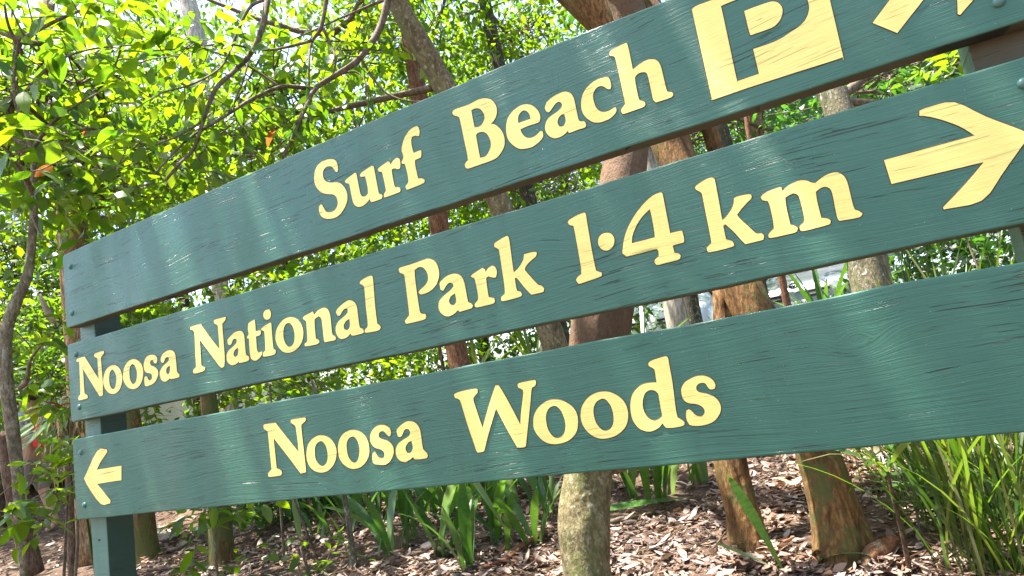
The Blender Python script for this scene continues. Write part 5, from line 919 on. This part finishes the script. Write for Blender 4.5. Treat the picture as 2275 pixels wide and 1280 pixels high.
for x in (-3.6, -.6, 2.6):
    bm = bmesh.new(); add_box(bm, (x, -.03, 1.5), (1.5, .08, 1.3), .01); wd = link('window', bm_mesh('window', bm), M['plate'], root)
    for s in (-.36, .36): bm = bmesh.new(); add_box(bm, (x + s, -.075, 1.5), (.64, .02, 1.15), .0); link('pane', bm_mesh('pane', bm), M['glass'], wd)
t = NT('skin'); M['skin'] = t.base((.45, .26, .18), .6)
t = NT('pale_blue_cloth'); M['bluecloth'] = t.base((.38, .42, .62), .9)
t = NT('grey_cloth'); M['greycloth'] = t.base((.20, .18, .17), .9)
t = NT('red_cloth'); M['redcloth'] = t.base((.60, .025, .03), .7)
t = NT('dark_hair'); M['hair'] = t.base((.03, .02, .015), .6)
def skin_body(name, V, E, rad, mat, parent, sub=2):
    me = bpy.data.meshes.new(name); me.from_pydata(V, E, []); o = link(name, me, M[mat], parent)
    o.modifiers.new('skin', 'SKIN'); lay = me.skin_vertices[0] if len(me.skin_vertices) else None
    if lay is None:
        bm = bmesh.new(); bm.from_mesh(me); bm.verts.layers.skin.verify(); bm.to_mesh(me); bm.free(); lay = me.skin_vertices[0]
    for i, r_ in enumerate(rad): lay.data[i].radius = r_ if isinstance(r_, tuple) else (r_, r_)
    lay.data[0].use_root = True; s = o.modifiers.new('sub', 'SUBSURF'); s.levels = sub; s.render_levels = sub; return o
pb = at(68, 1040, 9.8); pz = float(gz(pb[0], pb[1])); root = empty('person', (pb[0], pb[1], pz), 'person in pale blue top with red bag, half hidden behind palm leaves', 'person'); root.rotation_euler = (0, 0, R(-60))
BV = [(0, 0, .92), (0, 0, 1.12), (0, 0, 1.34), (0, 0, 1.46), (0, -.01, 1.56), (0, -.02, 1.66), (.17, 0, 1.38), (.22, -.02, 1.12), (.23, -.10, .90), (-.17, 0, 1.38), (-.22, -.02, 1.12), (-.23, -.10, .90), (.09, 0, .86), (.10, -.06, .48), (.10, .02, .09), (.10, -.13, .04), (-.09, 0, .86), (-.10, .08, .48), (-.10, .2, .10), (-.10, .07, .04)]
BE = [(0, 1), (1, 2), (2, 3), (3, 4), (4, 5), (2, 6), (6, 7), (7, 8), (2, 9), (9, 10), (10, 11), (0, 12), (12, 13), (13, 14), (14, 15), (0, 16), (16, 17), (17, 18), (18, 19)]
skin_body('body', BV, BE, [(.15, .11), (.14, .1), (.16, .11), (.06, .06), (.085, .09), (.085, .09), .06, .045, .032, .06, .045, .032, .085, .06, .04, .035, .085, .06, .04, .035], 'skin', root)
skin_body('top', [(0, 0, .95), (0, 0, 1.15), (0, 0, 1.36), (.18, 0, 1.38), (.225, -.01, 1.16), (-.18, 0, 1.38), (-.225, -.01, 1.16)], [(0, 1), (1, 2), (2, 3), (3, 4), (2, 5), (5, 6)], [(.18, .13), (.165, .12), (.18, .125), .075, .065, .075, .065], 'bluecloth', root)
skin_body('trousers', [(0, 0, .93), (.09, 0, .84), (.10, -.06, .48), (-.09, 0, .84), (-.10, .08, .48)], [(0, 1), (1, 2), (0, 3), (3, 4)], [(.175, .125), .105, .08, .105, .08], 'greycloth', root)
bm = bmesh.new(); bmesh.ops.create_uvsphere(bm, u_segments=14, v_segments=10, radius=.115); bmesh.ops.scale(bm, vec=(.9, 1, 1), verts=bm.verts); bmesh.ops.translate(bm, vec=(0, .02, 1.66), verts=bm.verts); link('hair', bm_mesh('hair', bm, True), M['hair'], root)
bag = bmesh.new(); add_box(bag, (0, .17, 1.2), (.28, .16, .42), .06)
o = link('bag', bm_mesh('bag', bag, True), M['redcloth']); o.location = root.location; o.rotation_euler = root.rotation_euler; tag(o, 'bright red bag on the back of the passer-by', 'bag')
